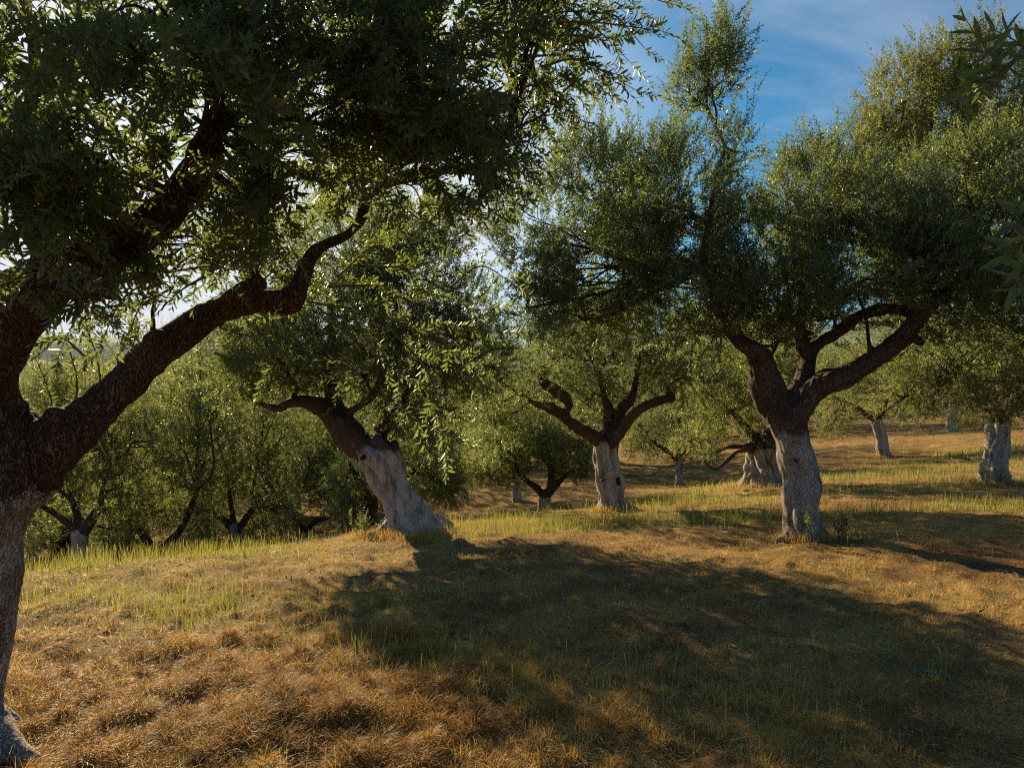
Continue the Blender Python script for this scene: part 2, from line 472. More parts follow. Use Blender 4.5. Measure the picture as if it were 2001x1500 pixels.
# ------------------------------------------------------------------ olive wood (trunk and limbs)
def wood(root, polys, base, voxel, wash_top, wash_soft=0.25, rough=1.0, material=None, seed=0, flutes=0.0, sub=6, wash_max=1.0, stubs=0):
    """polys: list of (name, [(x,y,z,r)...]) in world space. One watertight skin, split afterwards into trunk and limbs."""
    acc = Acc()
    paths = []
    for nm, pl in polys:
        pth = catmull(pl, sub)
        pth[:, 3] = np.maximum(pth[:, 3] * .9, 0.004)
        paths.append(pth)
        acc.add(*tube(pth, 14))
    # pruning stubs and knobs on the limbs
    rs_ = np.random.default_rng(900 + seed)
    stub_of = []
    limbs_i = [k for k, (nm, _) in enumerate(polys) if nm == "limb"]
    for s_ in range(stubs):
        k = limbs_i[rs_.integers(len(limbs_i))]; pth = paths[k]
        i_ = rs_.integers(len(pth) // 5, max(len(pth) // 5 + 1, len(pth) - 3)); rr_ = pth[i_, 3]
        d_ = rs_.normal(0, 1, 3); d_[1] -= .4; d_[2] += .35; tn = pth[min(i_ + 1, len(pth) - 1), :3] - pth[i_ - 1, :3]; tn /= np.linalg.norm(tn) + 1e-9
        d_ = d_ - tn * np.dot(d_, tn) * .7; d_ /= np.linalg.norm(d_)
        ln_ = rr_ * rs_.uniform(1.25, 2.3); rw_ = rr_ * rs_.uniform(.38, .68)
        sp_ = np.array([np.r_[pth[i_, :3] + d_ * ln_ * u_, rw_ * w_] for u_, w_ in ((0, 1.1), (.5, 1.0), (.85, .95), (1.0, .8))])
        paths.append(sp_); stub_of.append(k); acc.add(*tube(sp_, 10))
    V, Q = acc.get()
    V = V - base
    me = quad_mesh("tmp", V, Q, [])
    o = bpy.data.objects.new("tmp", me); col.objects.link(o)
    md = o.modifiers.new("r", 'REMESH'); md.mode = 'VOXEL'; md.voxel_size = voxel; md.adaptivity = 0
    dg = bpy.context.evaluated_depsgraph_get()
    ev = o.evaluated_get(dg).to_mesh()
    nv = len(ev.vertices)
    V = np.empty(nv * 3, np.float32); ev.vertices.foreach_get("co", V); V = V.reshape(-1, 3).astype(float)
    nl = len(ev.loops)
    L = np.empty(nl, np.int32); ev.loops.foreach_get("vertex_index", L)
    E = np.empty(len(ev.edges) * 2, np.int32); ev.edges.foreach_get("vertices", E); E = E.reshape(-1, 2)
    Q = L.reshape(-1, 4)
    o.evaluated_get(dg).to_mesh_clear()
    bpy.data.objects.remove(o); bpy.data.meshes.remove(me)

    def smooth(V, n, f=0.6):
        deg = np.bincount(E.ravel(), minlength=nv)[:, None]
        for _ in range(n):
            s = np.zeros_like(V)
            for k in range(3):
                s[:, k] = np.bincount(E[:, 0], V[E[:, 1], k], nv) + np.bincount(E[:, 1], V[E[:, 0], k], nv)
            V = V * (1 - f) + s / np.maximum(deg, 1) * f
        return V
    V = smooth(V, 5)

    def normals(V):
        a, b, c, d = (V[Q[:, k]] for k in range(4))
        fn = np.cross(c - a, d - b)
        n = np.zeros_like(V)
        for k in range(4):
            for ax in range(3):
                n[:, ax] += np.bincount(Q[:, k], fn[:, ax], nv)
        return n / (np.linalg.norm(n, axis=1)[:, None] + 1e-12)
    nr = normals(V)
    # distance to each axis -> local radius, owner
    best = np.full(nv, 1e9); own = np.zeros(nv, int); rad = np.zeros(nv); rel = np.zeros((nv, 3))
    Wd = V + base
    for k, pth in enumerate(paths):
        for i in range(0, nv, 40000):
            d = np.linalg.norm(Wd[i:i + 40000, None] - pth[None, :, :3], axis=2)
            dd = (d / (pth[None, :, 3] + 0.01))
            j = dd.argmin(1); m = dd[np.arange(len(j)), j]
            b = m < best[i:i + 40000]
            ii = np.arange(i, i + len(j))[b]
            best[ii] = m[b]; own[ii] = k; rad[ii] = pth[j[b], 3]
            rel[ii] = Wd[ii] - pth[j[b], :3]
    off = seed * 13.7
    lump = (noise3(V + off, (3.2, 3.2, 2.2)) - .5) * 0.42 + (noise3(V + off, (8, 8, 4.5)) - .5) * 0.26
    if flutes:
        ang = np.arctan2(rel[:, 1], rel[:, 0])
        tw = ang + V[:, 2] * 0.6 + (noise3(V + off, (1.5, 1.5, 1.5)) - .5) * 2
        fl = (np.abs(np.sin(tw * 2.5)) - .5) * flutes + (np.abs(np.sin(tw * 5.5 + 1)) - .5) * flutes * .4
        lump = lump + np.where(own == 0, fl, 0)
    ridge = (noise3(V + off, (26, 26, 5)) - .5) * 0.020 + (noise3(V + off, (60, 60, 14)) - .5) * 0.008
    V = V + nr * (lump * np.minimum(rad, .35) * rough + ridge * np.minimum(1, rad / .12) * rough)[:, None]
    Wd = V + base
    if isinstance(wash_top, (int, float)):
        w = (wash_top - V[:, 2]) / wash_soft
    else:
        w = wash_top(V)
    w = np.clip(w + .5, 0, 1) * wash_max
    names = [p[0] for p in polys]
    if stub_of:
        own = np.concatenate([np.arange(len(polys)), np.array(stub_of)])[own]
    isl = np.array([n == 'limb' for n in names])
    w = np.where(isl[own] & (V[:, 2] < (paths[0][-1, 2] - base[2]) + .6), w * 0.0, w)
    # a root belongs to the trunk
    gid = np.array([0 if n in ("trunk", "root") else k for k, n in enumerate(names)])
    fo = gid[own][Q[:, 0]]
    out = []
    for g in np.unique(fo):
        q = Q[fo == g]
        u, inv = np.unique(q, return_inverse=True)
        me = quad_mesh(names[g], V[u], inv.reshape(-1, 4), [material or BARK], smooth=True, attrs={"wash": w[u]})
        out.append(link(names[g] if g else "trunk", me, root))
    return out


# ------------------------------------------------------------------ leafy shoots
def make_shoots(leaf_len, wid, pairs, length, n, seed, quads2=True, stem=True, berries=0):
    r = np.random.default_rng(seed)
    out = []
    for k in range(n):
        V = []; Q = []; M = []; T = []; nv = 0
        bend = r.uniform(-.35, .35, 2)
        L = length * r.uniform(.75, 1.2)

        def axis(s):
            return np.array([bend[0] * s * s * L, bend[1] * s * s * L, s * L])
        if stem:
            ss = np.linspace(0, 1, 4)
            pth = np.array([np.r_[axis(s), 0.0019 * (1 - .6 * s)] for s in ss])
            v, q = tube(pth, 3, caps=False)
            V.append(v); Q.append(q + nv); nv += len(v); M += [1] * len(q); T += [0.5] * len(v)
        ang0 = r.uniform(0, np.pi)
        np_ = int(round(pairs * r.uniform(.85, 1.15)))
        for i in range(np_ + 1):
            s = .06 + .94 * i / np_
            base = axis(s)
            for sd in (0, 1):
                az = ang0 + i * np.pi / 2 + sd * np.pi + r.normal(0, .25)
                if i == np_:
                    el = r.uniform(1.1, 1.4)
                else:
                    el = r.uniform(.45, 1.05) - .1
                ll = leaf_len * r.uniform(.7, 1.15) * (1 - .35 * max(0, (s - .7)) / .3)
                d = np.array([np.cos(az) * np.cos(el), np.sin(az) * np.cos(el), np.sin(el)])
                side = np.cross(d, [0, 0, 1.0]); side /= np.linalg.norm(side) + 1e-9
                up = np.cross(side, d)
                tw = r.normal(0, .45)
                sd2 = side * np.cos(tw) + up * np.sin(tw); up2 = np.cross(sd2, d)
                w = wid * ll / leaf_len * r.uniform(.85, 1.15)
                cv = r.uniform(-.06, .14) * ll
                b = base
                tip = base + d * ll - up2 * cv
                tt = np.clip(r.normal(.45, .3), 0, 1)
                if quads2:
                    p1, p2 = base + d * ll * .3, base + d * ll * .68
                    lift = w * .22
                    vv = [b, p1 + sd2 * w * .92 + up2 * lift, p2 + sd2 * w * .85 + up2 * (lift - cv * .4), tip,
                          p2 - sd2 * w * .85 + up2 * (lift - cv * .4), p1 - sd2 * w * .92 + up2 * lift]
                    V.append(np.array(vv)); Q.append(np.array([[0, 1, 2, 3], [0, 3, 4, 5]]) + nv); nv += 6
                    M += [0, 0]; T += [tt] * 6
                else:
                    p1 = base + d * ll * .5
                    vv = [b, p1 + sd2 * w, tip, p1 - sd2 * w]
                    V.append(np.array(vv)); Q.append(np.array([[0, 1, 2, 3]]) + nv); nv += 4
                    M += [0]; T += [tt] * 4
        out.append((np.vstack(V), np.vstack(Q), np.array(M), np.array(T)))
    return out


NEAR = make_shoots(.048, .0070, 9, .16, 12, 1)
MID = make_shoots(.056, .0078, 9, .24, 8, 2)
FARS = make_shoots(.066, .0100, 9, .30, 6, 3, quads2=False, stem=False)


def frames(d, r):
    d = d / (np.linalg.norm(d, axis=1)[:, None] + 1e-9)
    a = r.normal(size=d.shape)
    x = np.cross(a, d); x /= np.linalg.norm(x, axis=1)[:, None] + 1e-9
    y = np.cross(d, x)
    return np.stack([x, y, d], axis=2)      # columns


def foliage(name, pos, dirs, shoots, material, scale=None, seed=0):
    r = np.random.default_rng(seed)
    n = len(pos)
    scale = np.ones(n) if scale is None else scale
    Rm = frames(dirs, r) * scale[:, None, None]
    which = r.integers(0, len(shoots), n)
    tv = r.normal(0, .10, n)
    Vs, Qs, Ms, Ts = [], [], [], []
    nv = 0
    for k, (V, Q, M, T) in enumerate(shoots):
        idx = np.where(which == k)[0]
        if not len(idx): continue
        W = np.einsum('nij,vj->nvi', Rm[idx], V) + pos[idx][:, None]
        m = len(V)
        q = (Q[None] + (np.arange(len(idx)) * m)[:, None, None]).reshape(-1, 4) + nv
        nv += m * len(idx)
        Vs.append(W.reshape(-1, 3)); Qs.append(q); Ms.append(np.tile(M, len(idx)))
        Ts.append(np.clip(T[None] + tv[idx][:, None], 0, 1).ravel())
    return quad_mesh(name, np.vstack(Vs), np.vstack(Qs), [material, TWIG], np.concatenate(Ts), np.concatenate(Ms))


def blob_points(blobs, n, r, shell=.55, up=.55, gap=.10):
    """sample shoot positions and directions inside lumpy ellipsoids. blob: (centre, radii, weight[, droop])"""
    w = np.array([b[2] for b in blobs], float); w /= w.sum()
    cnt = r.multinomial(n, w)
    Ps, Ds = [], []
    for b, c in zip(blobs, cnt):
        if c == 0: continue
        cen, rad = np.asarray(b[0], float), np.asarray(b[1], float)
        droop = b[3] if len(b) > 3 else 0.0
        c2 = int(c * 2.6)
        u = r.normal(size=(c2, 3)); u /= np.linalg.norm(u, axis=1)[:, None]
        lum = noise3(u * 1.0 + cen, (2.3, 2.3, 2.3))
        rr = (shell + (1 - shell) * r.random(c2) ** .7) * (.72 + .55 * lum)
        p = cen + u * rad * rr[:, None]
        # open gaps: drop the points that fall in the holes of a coarse noise
        g = noise3(p, np.array([2.6, 2.6, 2.6]) / max(.5, rad.mean() * .9))
        keep = g + r.random(c2) * .22 > .42 + gap
        p = p[keep][:c]; uu = u[keep][:c]
        d = uu * 1.0 + r.normal(0, .45, p.shape)
        d[:, 2] += up - 1.4 * droop
        Ps.append(p); Ds.append(d)
    return np.vstack(Ps), np.vstack(Ds)


def boughs(name, tips, blobs, pos, r, root, n_sub=10, thick=.03, off=(0, 0, 0), material=None, grow=1.0):
    """the thinner branches inside a crown: from the limbs to the middle of every blob, then out to some of its shoots"""
    acc = Acc()
    tips = np.asarray(tips, float)
    off = np.asarray(off, float)

    def put(acc, nm):
        V, Q = acc.get()
        return link(nm, quad_mesh(nm, V, Q, [material or BARK], smooth=True, attrs={"wash": np.zeros(len(V))}), root)
    for b in blobs:
        if name == "branch" and acc.n:
            put(acc, name); acc = Acc()
        c = np.asarray(b[0], float)
        rad = float(np.mean(b[1]))
        d = np.linalg.norm(tips[:, :3] - c, axis=1)
        s = tips[d.argmin()]
        L = d.min()
        r0 = min(s[3] * .8, thick)
        m1 = s[:3] * .65 + c * .35 + r.normal(0, .08 * L, 3); m2 = s[:3] * .3 + c * .7 + r.normal(0, .08 * L, 3)
        pth = catmull(np.array([np.r_[s[:3], r0], np.r_[m1, r0 * .8], np.r_[m2, r0 * .62], np.r_[c, r0 * .5]]), 4)
        v, q = tube(pth, 6); acc.add(v - off, q)
        near = pos[np.linalg.norm((pos - c) / np.asarray(b[1]), axis=1) < 1.05]
        if len(near) == 0: continue
        for k in range(n_sub):
            e = near[r.integers(len(near))]
            st = pth[r.integers(len(pth) // 2, len(pth)), :3]
            m = (st + e) / 2 + r.normal(0, .12 * rad, 3)
            p2 = catmull(np.array([np.r_[st, r0 * .42], np.r_[m, r0 * .3], np.r_[e, .003]]), 4)
            v, q = tube(p2, 5); acc.add(v - off, q)
            for kk in range(3):
                near2 = near[np.linalg.norm(near - e, axis=1) < rad * .6]
                if len(near2) < 2: break
                e2 = near2[r.integers(len(near2))]
                st = p2[r.integers(len(p2) // 3, len(p2)), :3]
                m = (st + e2) / 2 + r.normal(0, .05 * rad, 3)
                p3 = catmull(np.array([np.r_[st, r0 * .2], np.r_[m, r0 * .13], np.r_[e2, .0022]]), 3)
                v, q = tube(p3, 4, caps=False); acc.add(v - off, q)
    return put(acc, name)


def px_blobs(lst):
    """(px, py, d, rx_px, ry_px, depth_radius_m, weight[, droop]) -> world blobs"""
    out = []
    for b in lst:
        c = P(b[0], b[1], b[2])
        k = b[2] / F
        out.append((c, np.array([b[3] * k, b[5], b[4] * k]), b[6]) + tuple(b[7:]))
    return out


def path_px(lst):
    return np.array([np.r_[P(a, b, d), rp * d / F] for a, b, d, rp in lst])


def tree(loc_px, name="olive_tree"):
    px, py, d = loc_px
    x, y, _ = P(px, py, d)
    z = float(H(np.array([x]), np.array([y]), False)[0])
    root = bpy.data.objects.new(name, None)
    root.empty_display_size = .3
    col.objects.link(root)
    root.location = (x, y, z)
    return root, np.array([x, y, z])


def ground_roots(base, r0, n, length, rr, seed, thick=.35):
    out = []
    a0 = rr.uniform(0, 6.28)
    for k in range(n):
        a = a0 + k * 2 * math.pi / n + rr.uniform(-.25, .25)
        L = length * rr.uniform(.7, 1.2)
        pts = []
        for s, h, w in ((.35, .42, .75), (.8, .13, .62), (1.2, .0, .42), (1.2 + L, -.06, .16)):
            q = base[:2] + np.array([math.cos(a), math.sin(a)]) * (r0 * s if s < 1.21 else r0 * 1.2 + L * r0)
            z = float(H(q[:1], q[1:2], False)[0]) if s >= .8 else base[2]
            pts.append([q[0], q[1], z + h * r0, r0 * thick * w / .6])
        out.append(("root", np.array(pts)))
    return out

# ================================================================== the ground sheet
rings = np.r_[0.0, np.geomspace(0.35, 2.2, 14), np.geomspace(2.28, 14, 150), np.geomspace(14.4, 60, 80), np.geomspace(63, 6000, 50)]
NA = 520
# angles are packed more densely ahead
_u = np.linspace(0, 1, NA, endpoint=False)
ang = np.r_[np.linspace(-48, 48, 400), np.linspace(50, 310, 120)] * math.pi / 180
NA = len(ang)
gx = rings[:, None] * np.sin(ang)[None]; gy = rings[:, None] * np.cos(ang)[None]
gz = H(gx, gy)
GV = np.stack([gx, gy, gz], -1).reshape(-1, 3)
i, j = np.meshgrid(np.arange(len(rings) - 1), np.arange(NA), indexing='ij')
j2 = (j + 1) % NA
GQ = np.stack([i * NA + j, (i + 1) * NA + j, (i + 1) * NA + j2, i * NA + j2], -1).reshape(-1, 4)

# where the grass is still green: patches on the ground, (x, y, radius across, radius along, strength)
def gpatch(px, py, d, rx, ry, s):
    c = P(px, py, d)
    return (c[0], d, rx, ry, s)


GP = [gpatch(620, 1230, 4.5, .6, .32, .7), gpatch(800, 1290, 4.0, .5, .28, .85), gpatch(1000, 1370, 3.55, .5, .22, .6),
      gpatch(60, 1112, 6.8, 1.5, .8, .9), gpatch(300, 1100, 7.3, 1.6, .55, 1.0), gpatch(500, 1080, 7.9, 1.2, .5, .8),
      gpatch(150, 1170, 5.4, 1.3, .55, .75), gpatch(350, 1180, 5.1, .9, .45, .6), gpatch(650, 1190, 4.9, .5, .3, .5),
      gpatch(960, 1040, 9.6, 1.2, 1.0, 1.0), gpatch(1150, 1030, 10.3, 1.6, .8, 1.2), gpatch(1380, 1028, 10.3, 1.6, .8, 1.2),
      gpatch(900, 1075, 8.0, .6, .4, .5), gpatch(1330, 985, 13.5, 2.4, 1.2, .6), gpatch(1500, 930, 19, 4, 2.2, .5),
      gpatch(1750, 930, 18, 4.5, 1.3, 1.0), gpatch(1900, 900, 21.5, 4, 1.2, .9), gpatch(1800, 960, 14.2, 3, .8, .8), gpatch(1900, 1000, 10.2, 2.2, .6, .8), gpatch(1660, 1000, 10.3, 1.2, .5, .8),
      gpatch(900, 1300, 3.85, .45, .25, .8), gpatch(780, 1250, 4.2, .55, .3, .55), gpatch(700, 1180, 4.9, .6, .4, .5), gpatch(1250, 1400, 3.4, .5, .22, .4),
      gpatch(1500, 1430, 3.25, .8, .35, .5), gpatch(1250, 1010, 17, 3, 1.5, .6), gpatch(1850, 1180, 5.2, .6, .3, .3), gpatch(1700, 1350, 3.7, .8, .3, .3)]


def greenness(x, y):
    g = np.zeros_like(x)
    for (cx, cy_, rx, ry, s) in GP:
        g = np.maximum(g, s * np.exp(-(((x - cx) / rx) ** 2 + ((y - cy_) / ry) ** 2)))
    nz = fbm2(x * 1.3 + 40, y * 1.3, 3)
    return np.clip(g * (0.45 + 1.2 * nz) + np.clip(nz - .62, 0, 1) * 1.2, 0, 1)


gm = quad_mesh("ground", GV, GQ, [GROUND], smooth=True, attrs={"green": greenness(GV[:, 0], GV[:, 1])})
ground = link("ground", gm)
ground['kind'] = 'structure'

# ================================================================== hills at the horizon
def ridge(dist, heights, depth, base, seed, name, m):
    """a long rounded ridge: (azimuth deg, crest height m) profile swept over a depth"""
    az = np.linspace(heights[0][0], heights[-1][0], 260)
    hh = np.interp(az, [h[0] for h in heights], [h[1] for h in heights])
    prof = [(-1.0, 0), (-.7, .32), (-.42, .62), (-.2, .88), (0, 1.0), (.3, .8), (1, 0)]
    V = []
    for (s, k) in prof:
        a = np.radians(az)
        rr = dist + s * depth
        z = base + (hh - base) * k * (1 + .10 * (fbm2(az * .9 + seed, np.full_like(az, s * 3 + seed), 4) - .5) * (1 if k else 0))
        V.append(np.stack([rr * np.sin(a), rr * np.cos(a), z], -1))
    V = np.array(V)
    n, mm = V.shape[:2]
    i, j = np.meshgrid(np.arange(n - 1), np.arange(mm - 1), indexing='ij')
    Q = np.stack([i * mm + j, i * mm + j + 1, (i + 1) * mm + j + 1, (i + 1) * mm + j], -1).reshape(-1, 4)
    o = link(name, quad_mesh(name, V.reshape(-1, 3), Q, [m], smooth=True))
    o['kind'] = 'structure'
    return o


HILL, t, p = mat("wooded_hillside")
tc = N(t, "ShaderNodeTexCoord")
n1 = N(t, "ShaderNodeTexNoise"); n1.inputs['Scale'].default_value = 0.02; n1.inputs['Detail'].default_value = 8
t.links.new(tc.outputs['Object'], n1.inputs[0])
r1 = ramp(t, n1.outputs[0], [(0.35, (0.035, 0.055, 0.03)), (0.6, (0.09, 0.10, 0.05)), (0.75, (0.16, 0.14, 0.08))])
t.links.new(r1.outputs[0], p.inputs['Base Color'])
p.inputs['Roughness'].default_value = 1.0
ridge(1500, [(-75, 60), (-50, 66), (-37, 52), (-33, 43), (-28, 40), (-20, 52), (-8, 56), (5, 40), (18, 30), (40, 40), (70, 50)], 500, -120, 3, "hills", HILL)
ridge(4200, [(-80, 330), (-55, 300), (-38, 252), (-33, 236), (-29, 262), (-24, 240), (-10, 250), (10, 220), (35, 240), (80, 260)], 1200, -200, 11, "hills", HILL)

# ================================================================== the four big trees near the camera
def finish_crown(root, base, blobs, tips, n, shoots, seed, scale=(.85, 1.15), up=.55, shell=.5, bough=True, n_sub=10, thick=.03, material=None, bark=None, extra=None, gap=.10, whips=0, bname='branch', clear=(), clear_px=26, clear_p=.85):
    r = np.random.default_rng(seed)
    pos, dr = blob_points(blobs, n, r, shell=shell, up=up, gap=gap)
    if whips:      # young upright shoots standing out of the crown
        top = np.argsort(pos[:, 2] + r.normal(0, .45, len(pos)))[-whips * 4:]
        top = r.choice(top, whips, replace=False)
        wp, wd = [], []
        for k in top:
            dd = np.array([r.normal(0, .25), r.normal(0, .25), 1.0])
            for s_ in (.10, .26, .42)[:r.integers(1, 4)]:
                wp.append(pos[k] + dd * s_); wd.append(dd + r.normal(0, .12, 3))
        pos = np.vstack([pos, np.array(wp)]); dr = np.vstack([dr, np.array(wd)])
    # the bare limbs carry no shoots on the side that faces the open glade
    if len(clear):
        C = np.vstack([catmull(c, 4) for c in clear])
        cu, cv = px_of(C[:, 0], C[:, 1], C[:, 2]); cr = C[:, 3] / C[:, 1] * F
        bad = np.zeros(len(pos), bool)
        for tip in (0.0, .12):
            e = pos + dr / (np.linalg.norm(dr, axis=1)[:, None] + 1e-9) * tip
            u, v = px_of(e[:, 0], e[:, 1], e[:, 2])
            for k in range(len(C)):
                bad |= (np.hypot(u - cu[k], v - cv[k]) < cr[k] + clear_px) & (e[:, 1] < C[k, 1] + .1)
        keep = ~bad | (r.random(len(pos)) > clear_p)
        pos, dr = pos[keep], dr[keep]
    if bough:
        boughs(bname, tips, blobs, pos, r, root, n_sub=n_sub, thick=thick, off=base, material=bark)
    if extra is not None:
        pos = np.vstack([pos, extra[0]]); dr = np.vstack([dr, extra[1]])
    sc_ = r.uniform(scale[0], scale[1], len(pos))
    if extra is not None: sc_[-len(extra[0]):] *= .86
    me = foliage("crown", pos - base, dr, shoots, material or LEAF, sc_, seed + 1)
    return link("crown", me, root)


def sprays(lst, r, per=9, name="spray", root=None, off=(0, 0, 0)):
    """drooping leafy sprays: a thin curved branch with shoots along it. lst: polyline in px,py,d of each"""
    acc = Acc(); Ps = []; Ds = []
    off = np.asarray(off, float)
    for pl in lst:
        c = catmull(np.array([P(*q) for q in pl]), 5)
        rad = np.linspace(.0065, .0016, len(c))
        v, q = tube(np.c_[c, rad], 5, caps=False)
        if root is not None:
            link('branch', quad_mesh('branch', v - off, q, [TWIG], smooth=True), root)
        tan = np.gradient(c, axis=0); tan /= np.linalg.norm(tan, axis=1)[:, None]
        L = np.linalg.norm(np.diff(c, axis=0), axis=1).sum()
        k = max(4, int(per * L / .5))
        for s in np.linspace(.15, 1, k):
            f = s * (len(c) - 1); a = int(min(f, len(c) - 2)); u = f - a
            pt = c[a] * (1 - u) + c[a + 1] * u
            d = tan[a] * 1.3 + r.normal(0, .6, 3) * (1 if s < .98 else .1)
            Ps.append(pt); Ds.append(d)
    return np.array(Ps), np.array(Ds)


# ---- 1: the foreground tree on the left
rs = np.random.default_rng(11)
root, base = tree((-135, 1440, 3.05))
tag(root, "huge foreground olive tree at the left edge, dark limbs reaching over the upper left", "olive tree", "olive trees of the grove")
trunk = path_px([(-190, 1500, 3.05, 180), (-172, 1400, 3.05, 150), (-150, 1300, 3.05, 138), (-132, 1200, 3.05, 134), (-110, 1100, 3.03, 136), (-85, 1000, 3.0, 134), (-68, 930, 3.0, 138), (-55, 870, 3.0, 132), (-50, 820, 2.98, 110)])
limbA = path_px([(-65, 880, 3.0, 108), (-48, 800, 2.97, 90), (-25, 720, 2.92, 72), (5, 640, 2.85, 68), (60, 575, 2.8, 59), (130, 520, 2.75, 50), (215, 480, 2.72, 41), (290, 442, 2.7, 38), (350, 385, 2.68, 34), (392, 320, 2.65, 31), (412, 265, 2.6, 25), (420, 200, 2.6, 20), (400, 110, 2.6, 16), (430, -10, 2.6, 12)])
limbA2 = path_px([(120, 530, 2.76, 36), (60, 430, 2.7, 26), (40, 300, 2.65, 20), (70, 150, 2.6, 16), (50, 0, 2.6, 12)])
limbA3 = path_px([(410, 270, 2.6, 22), (470, 210, 2.7, 19), (560, 150, 2.85, 15), (660, 90, 3.0, 12), (760, 60, 3.1, 9)])
limbB = path_px([(-20, 930, 3.05, 79), (40, 900, 3.08, 69), (110, 858, 3.1, 55), (170, 812, 3.15, 48), (230, 762, 3.2, 44), (275, 712, 3.25, 41), (330, 672, 3.3, 37), (385, 632, 3.32, 33), (430, 605, 3.35, 30), (490, 592, 3.4, 25), (540, 590, 3.4, 26), (578, 585, 3.42, 26)])
limbC = path_px([(572, 592, 3.42, 18), (592, 540, 3.45, 16), (608, 500, 3.5, 14), (640, 476, 3.5, 13), (680, 458, 3.5, 12), (706, 425, 3.5, 12), (716, 385, 3.5, 12), (755, 358, 3.5, 12), (820, 345, 3.5, 12), (900, 330, 3.5, 12), (960, 345, 3.5, 12)])
limbD = path_px([(430, 605, 3.35, 24), (470, 570, 3.3, 18), (505, 556, 3.3, 17), (520, 555, 3.3, 10)])
limbE = path_px([(285, 705, 3.25, 13), (298, 660, 3.2, 8), (300, 600, 3.15, 7), (318, 520, 3.1, 6), (330, 440, 3.05, 4)])
r1 = [("root", path_px([(-90, 1380, 3.0, 60), (-20, 1432, 2.95, 42), (22, 1462, 2.9, 26), (80, 1482, 2.87, 9)])),
      ("root", path_px([(-90, 1360, 3.1, 60), (-10, 1398, 3.2, 30), (45, 1412, 3.25, 8)])),
      ("root", path_px([(-220, 1380, 3.1, 70), (-330, 1420, 3.1, 40), (-400, 1450, 3.0, 12)]))]
wood(root, [("trunk", trunk), ("limb", limbA), ("limb", limbA2), ("limb", limbA3), ("limb", limbB), ("limb", limbC), ("limb", limbD), ("limb", limbE)] + r1,
     base, .013, 1.18, wash_soft=.45, seed=1, flutes=.10, rough=1.3, stubs=16, material=BARK_CRACKED)
B1 = px_blobs([
    # px, py, d, rx, ry, rdepth, weight, droop
    (60, 60, 2.5, 260, 170, 0.7, 0.45, 0.07), (330, 60, 2.4, 240, 170, 0.7, 0.495, 0.07), (600, 60, 2.6, 250, 170, 0.7, 0.54, 0.07), (850, 60, 2.8, 220, 170, 0.6, 0.825, 0.07),
    (120, 260, 2.3, 220, 150, 0.6, 0.48, 0.1), (380, 230, 2.3, 200, 130, 0.6, 0.48, 0.1), (620, 240, 2.6, 210, 170, 0.7, 0.72, 0.1), (840, 230, 2.9, 190, 160, 0.7, 1.2, 0.1),
    (60, 420, 2.2, 150, 110, 0.5, 0.21, 0.14), (250, 360, 2.4, 170, 100, 0.5, 0.27, 0.14), (560, 390, 2.8, 160, 110, 0.6, 0.36, 0.14), (780, 330, 3.3, 170, 100, 0.6, 0.7, 0.14), (900, 330, 3.2, 110, 90, 0.5, 0.3, 0.17),
    (480, 500, 3.6, 170, 80, 0.5, 0.45, 0.1), (330, 530, 3, 130, 70, 0.4, 0.32, 0.17), (240, 590, 2.8, 70, 50, 0.3, 0.09, 0.17), (90, 540, 2.3, 110, 60, 0.3, 0.16, 0.17),
    (1050, 90, 3.1, 120, 110, 0.5, 0.35, 0.1), (1010, 180, 3.2, 80, 80, 0.4, 0.16, 0.17),
    (300, -150, 2.8, 600, 160, 1.2, 0.3, 0.03), (900, -150, 3, 400, 160, 1, 0.35, 0.03), (300, 500, 2.9, 140, 50, 0.3, 0.18, 0.14), (30, 330, 2.9, 120, 140, 0.4, 0.18, 0.1),
    (-200, 200, 2.6, 220, 300, 0.9, 0.3, 0.07),
])
tips1 = np.vstack([limbA[6:], limbA2[1:], limbA3[1:], limbC[4:], limbD[1:], limbE[2:], limbB[-4:]])
sp = []
for (a, b) in [((1000, 60), (1200, 30)), ((980, 90), (1190, 75)), ((1040, 50), (1290, 60)), ((1080, 0), (1320, 10)), ((1100, 55), (1230, 120)), ((1040, 110), (1180, 160)), ((960, 150), (1060, 240)), ((1020, 170), (1110, 215)),
               ((900, 210), (1040, 330)), ((860, 300), (960, 420)), ((820, 330), (900, 430)), ((930, 260), (1000, 330)), ((1150, -60), (1250, 20)), ((1190, 40), (1260, 95)), ((1130, 70), (1160, 150)), ((880, 340), (990, 400)),
               ((740, 360), (830, 420)), ((700, 370), (760, 420)), ((1100, 180), (1200, 150)), ((1060, 130), (1240, 175))]:
    d = rs.uniform(2.9, 3.4)
    m = ((a[0] + b[0]) / 2 + rs.uniform(-20, 20), (a[1] + b[1]) / 2 - 25 + rs.uniform(-15, 15))
    sp.append([(a[0], a[1], d), (m[0], m[1], d), (b[0], b[1], d + .05)])
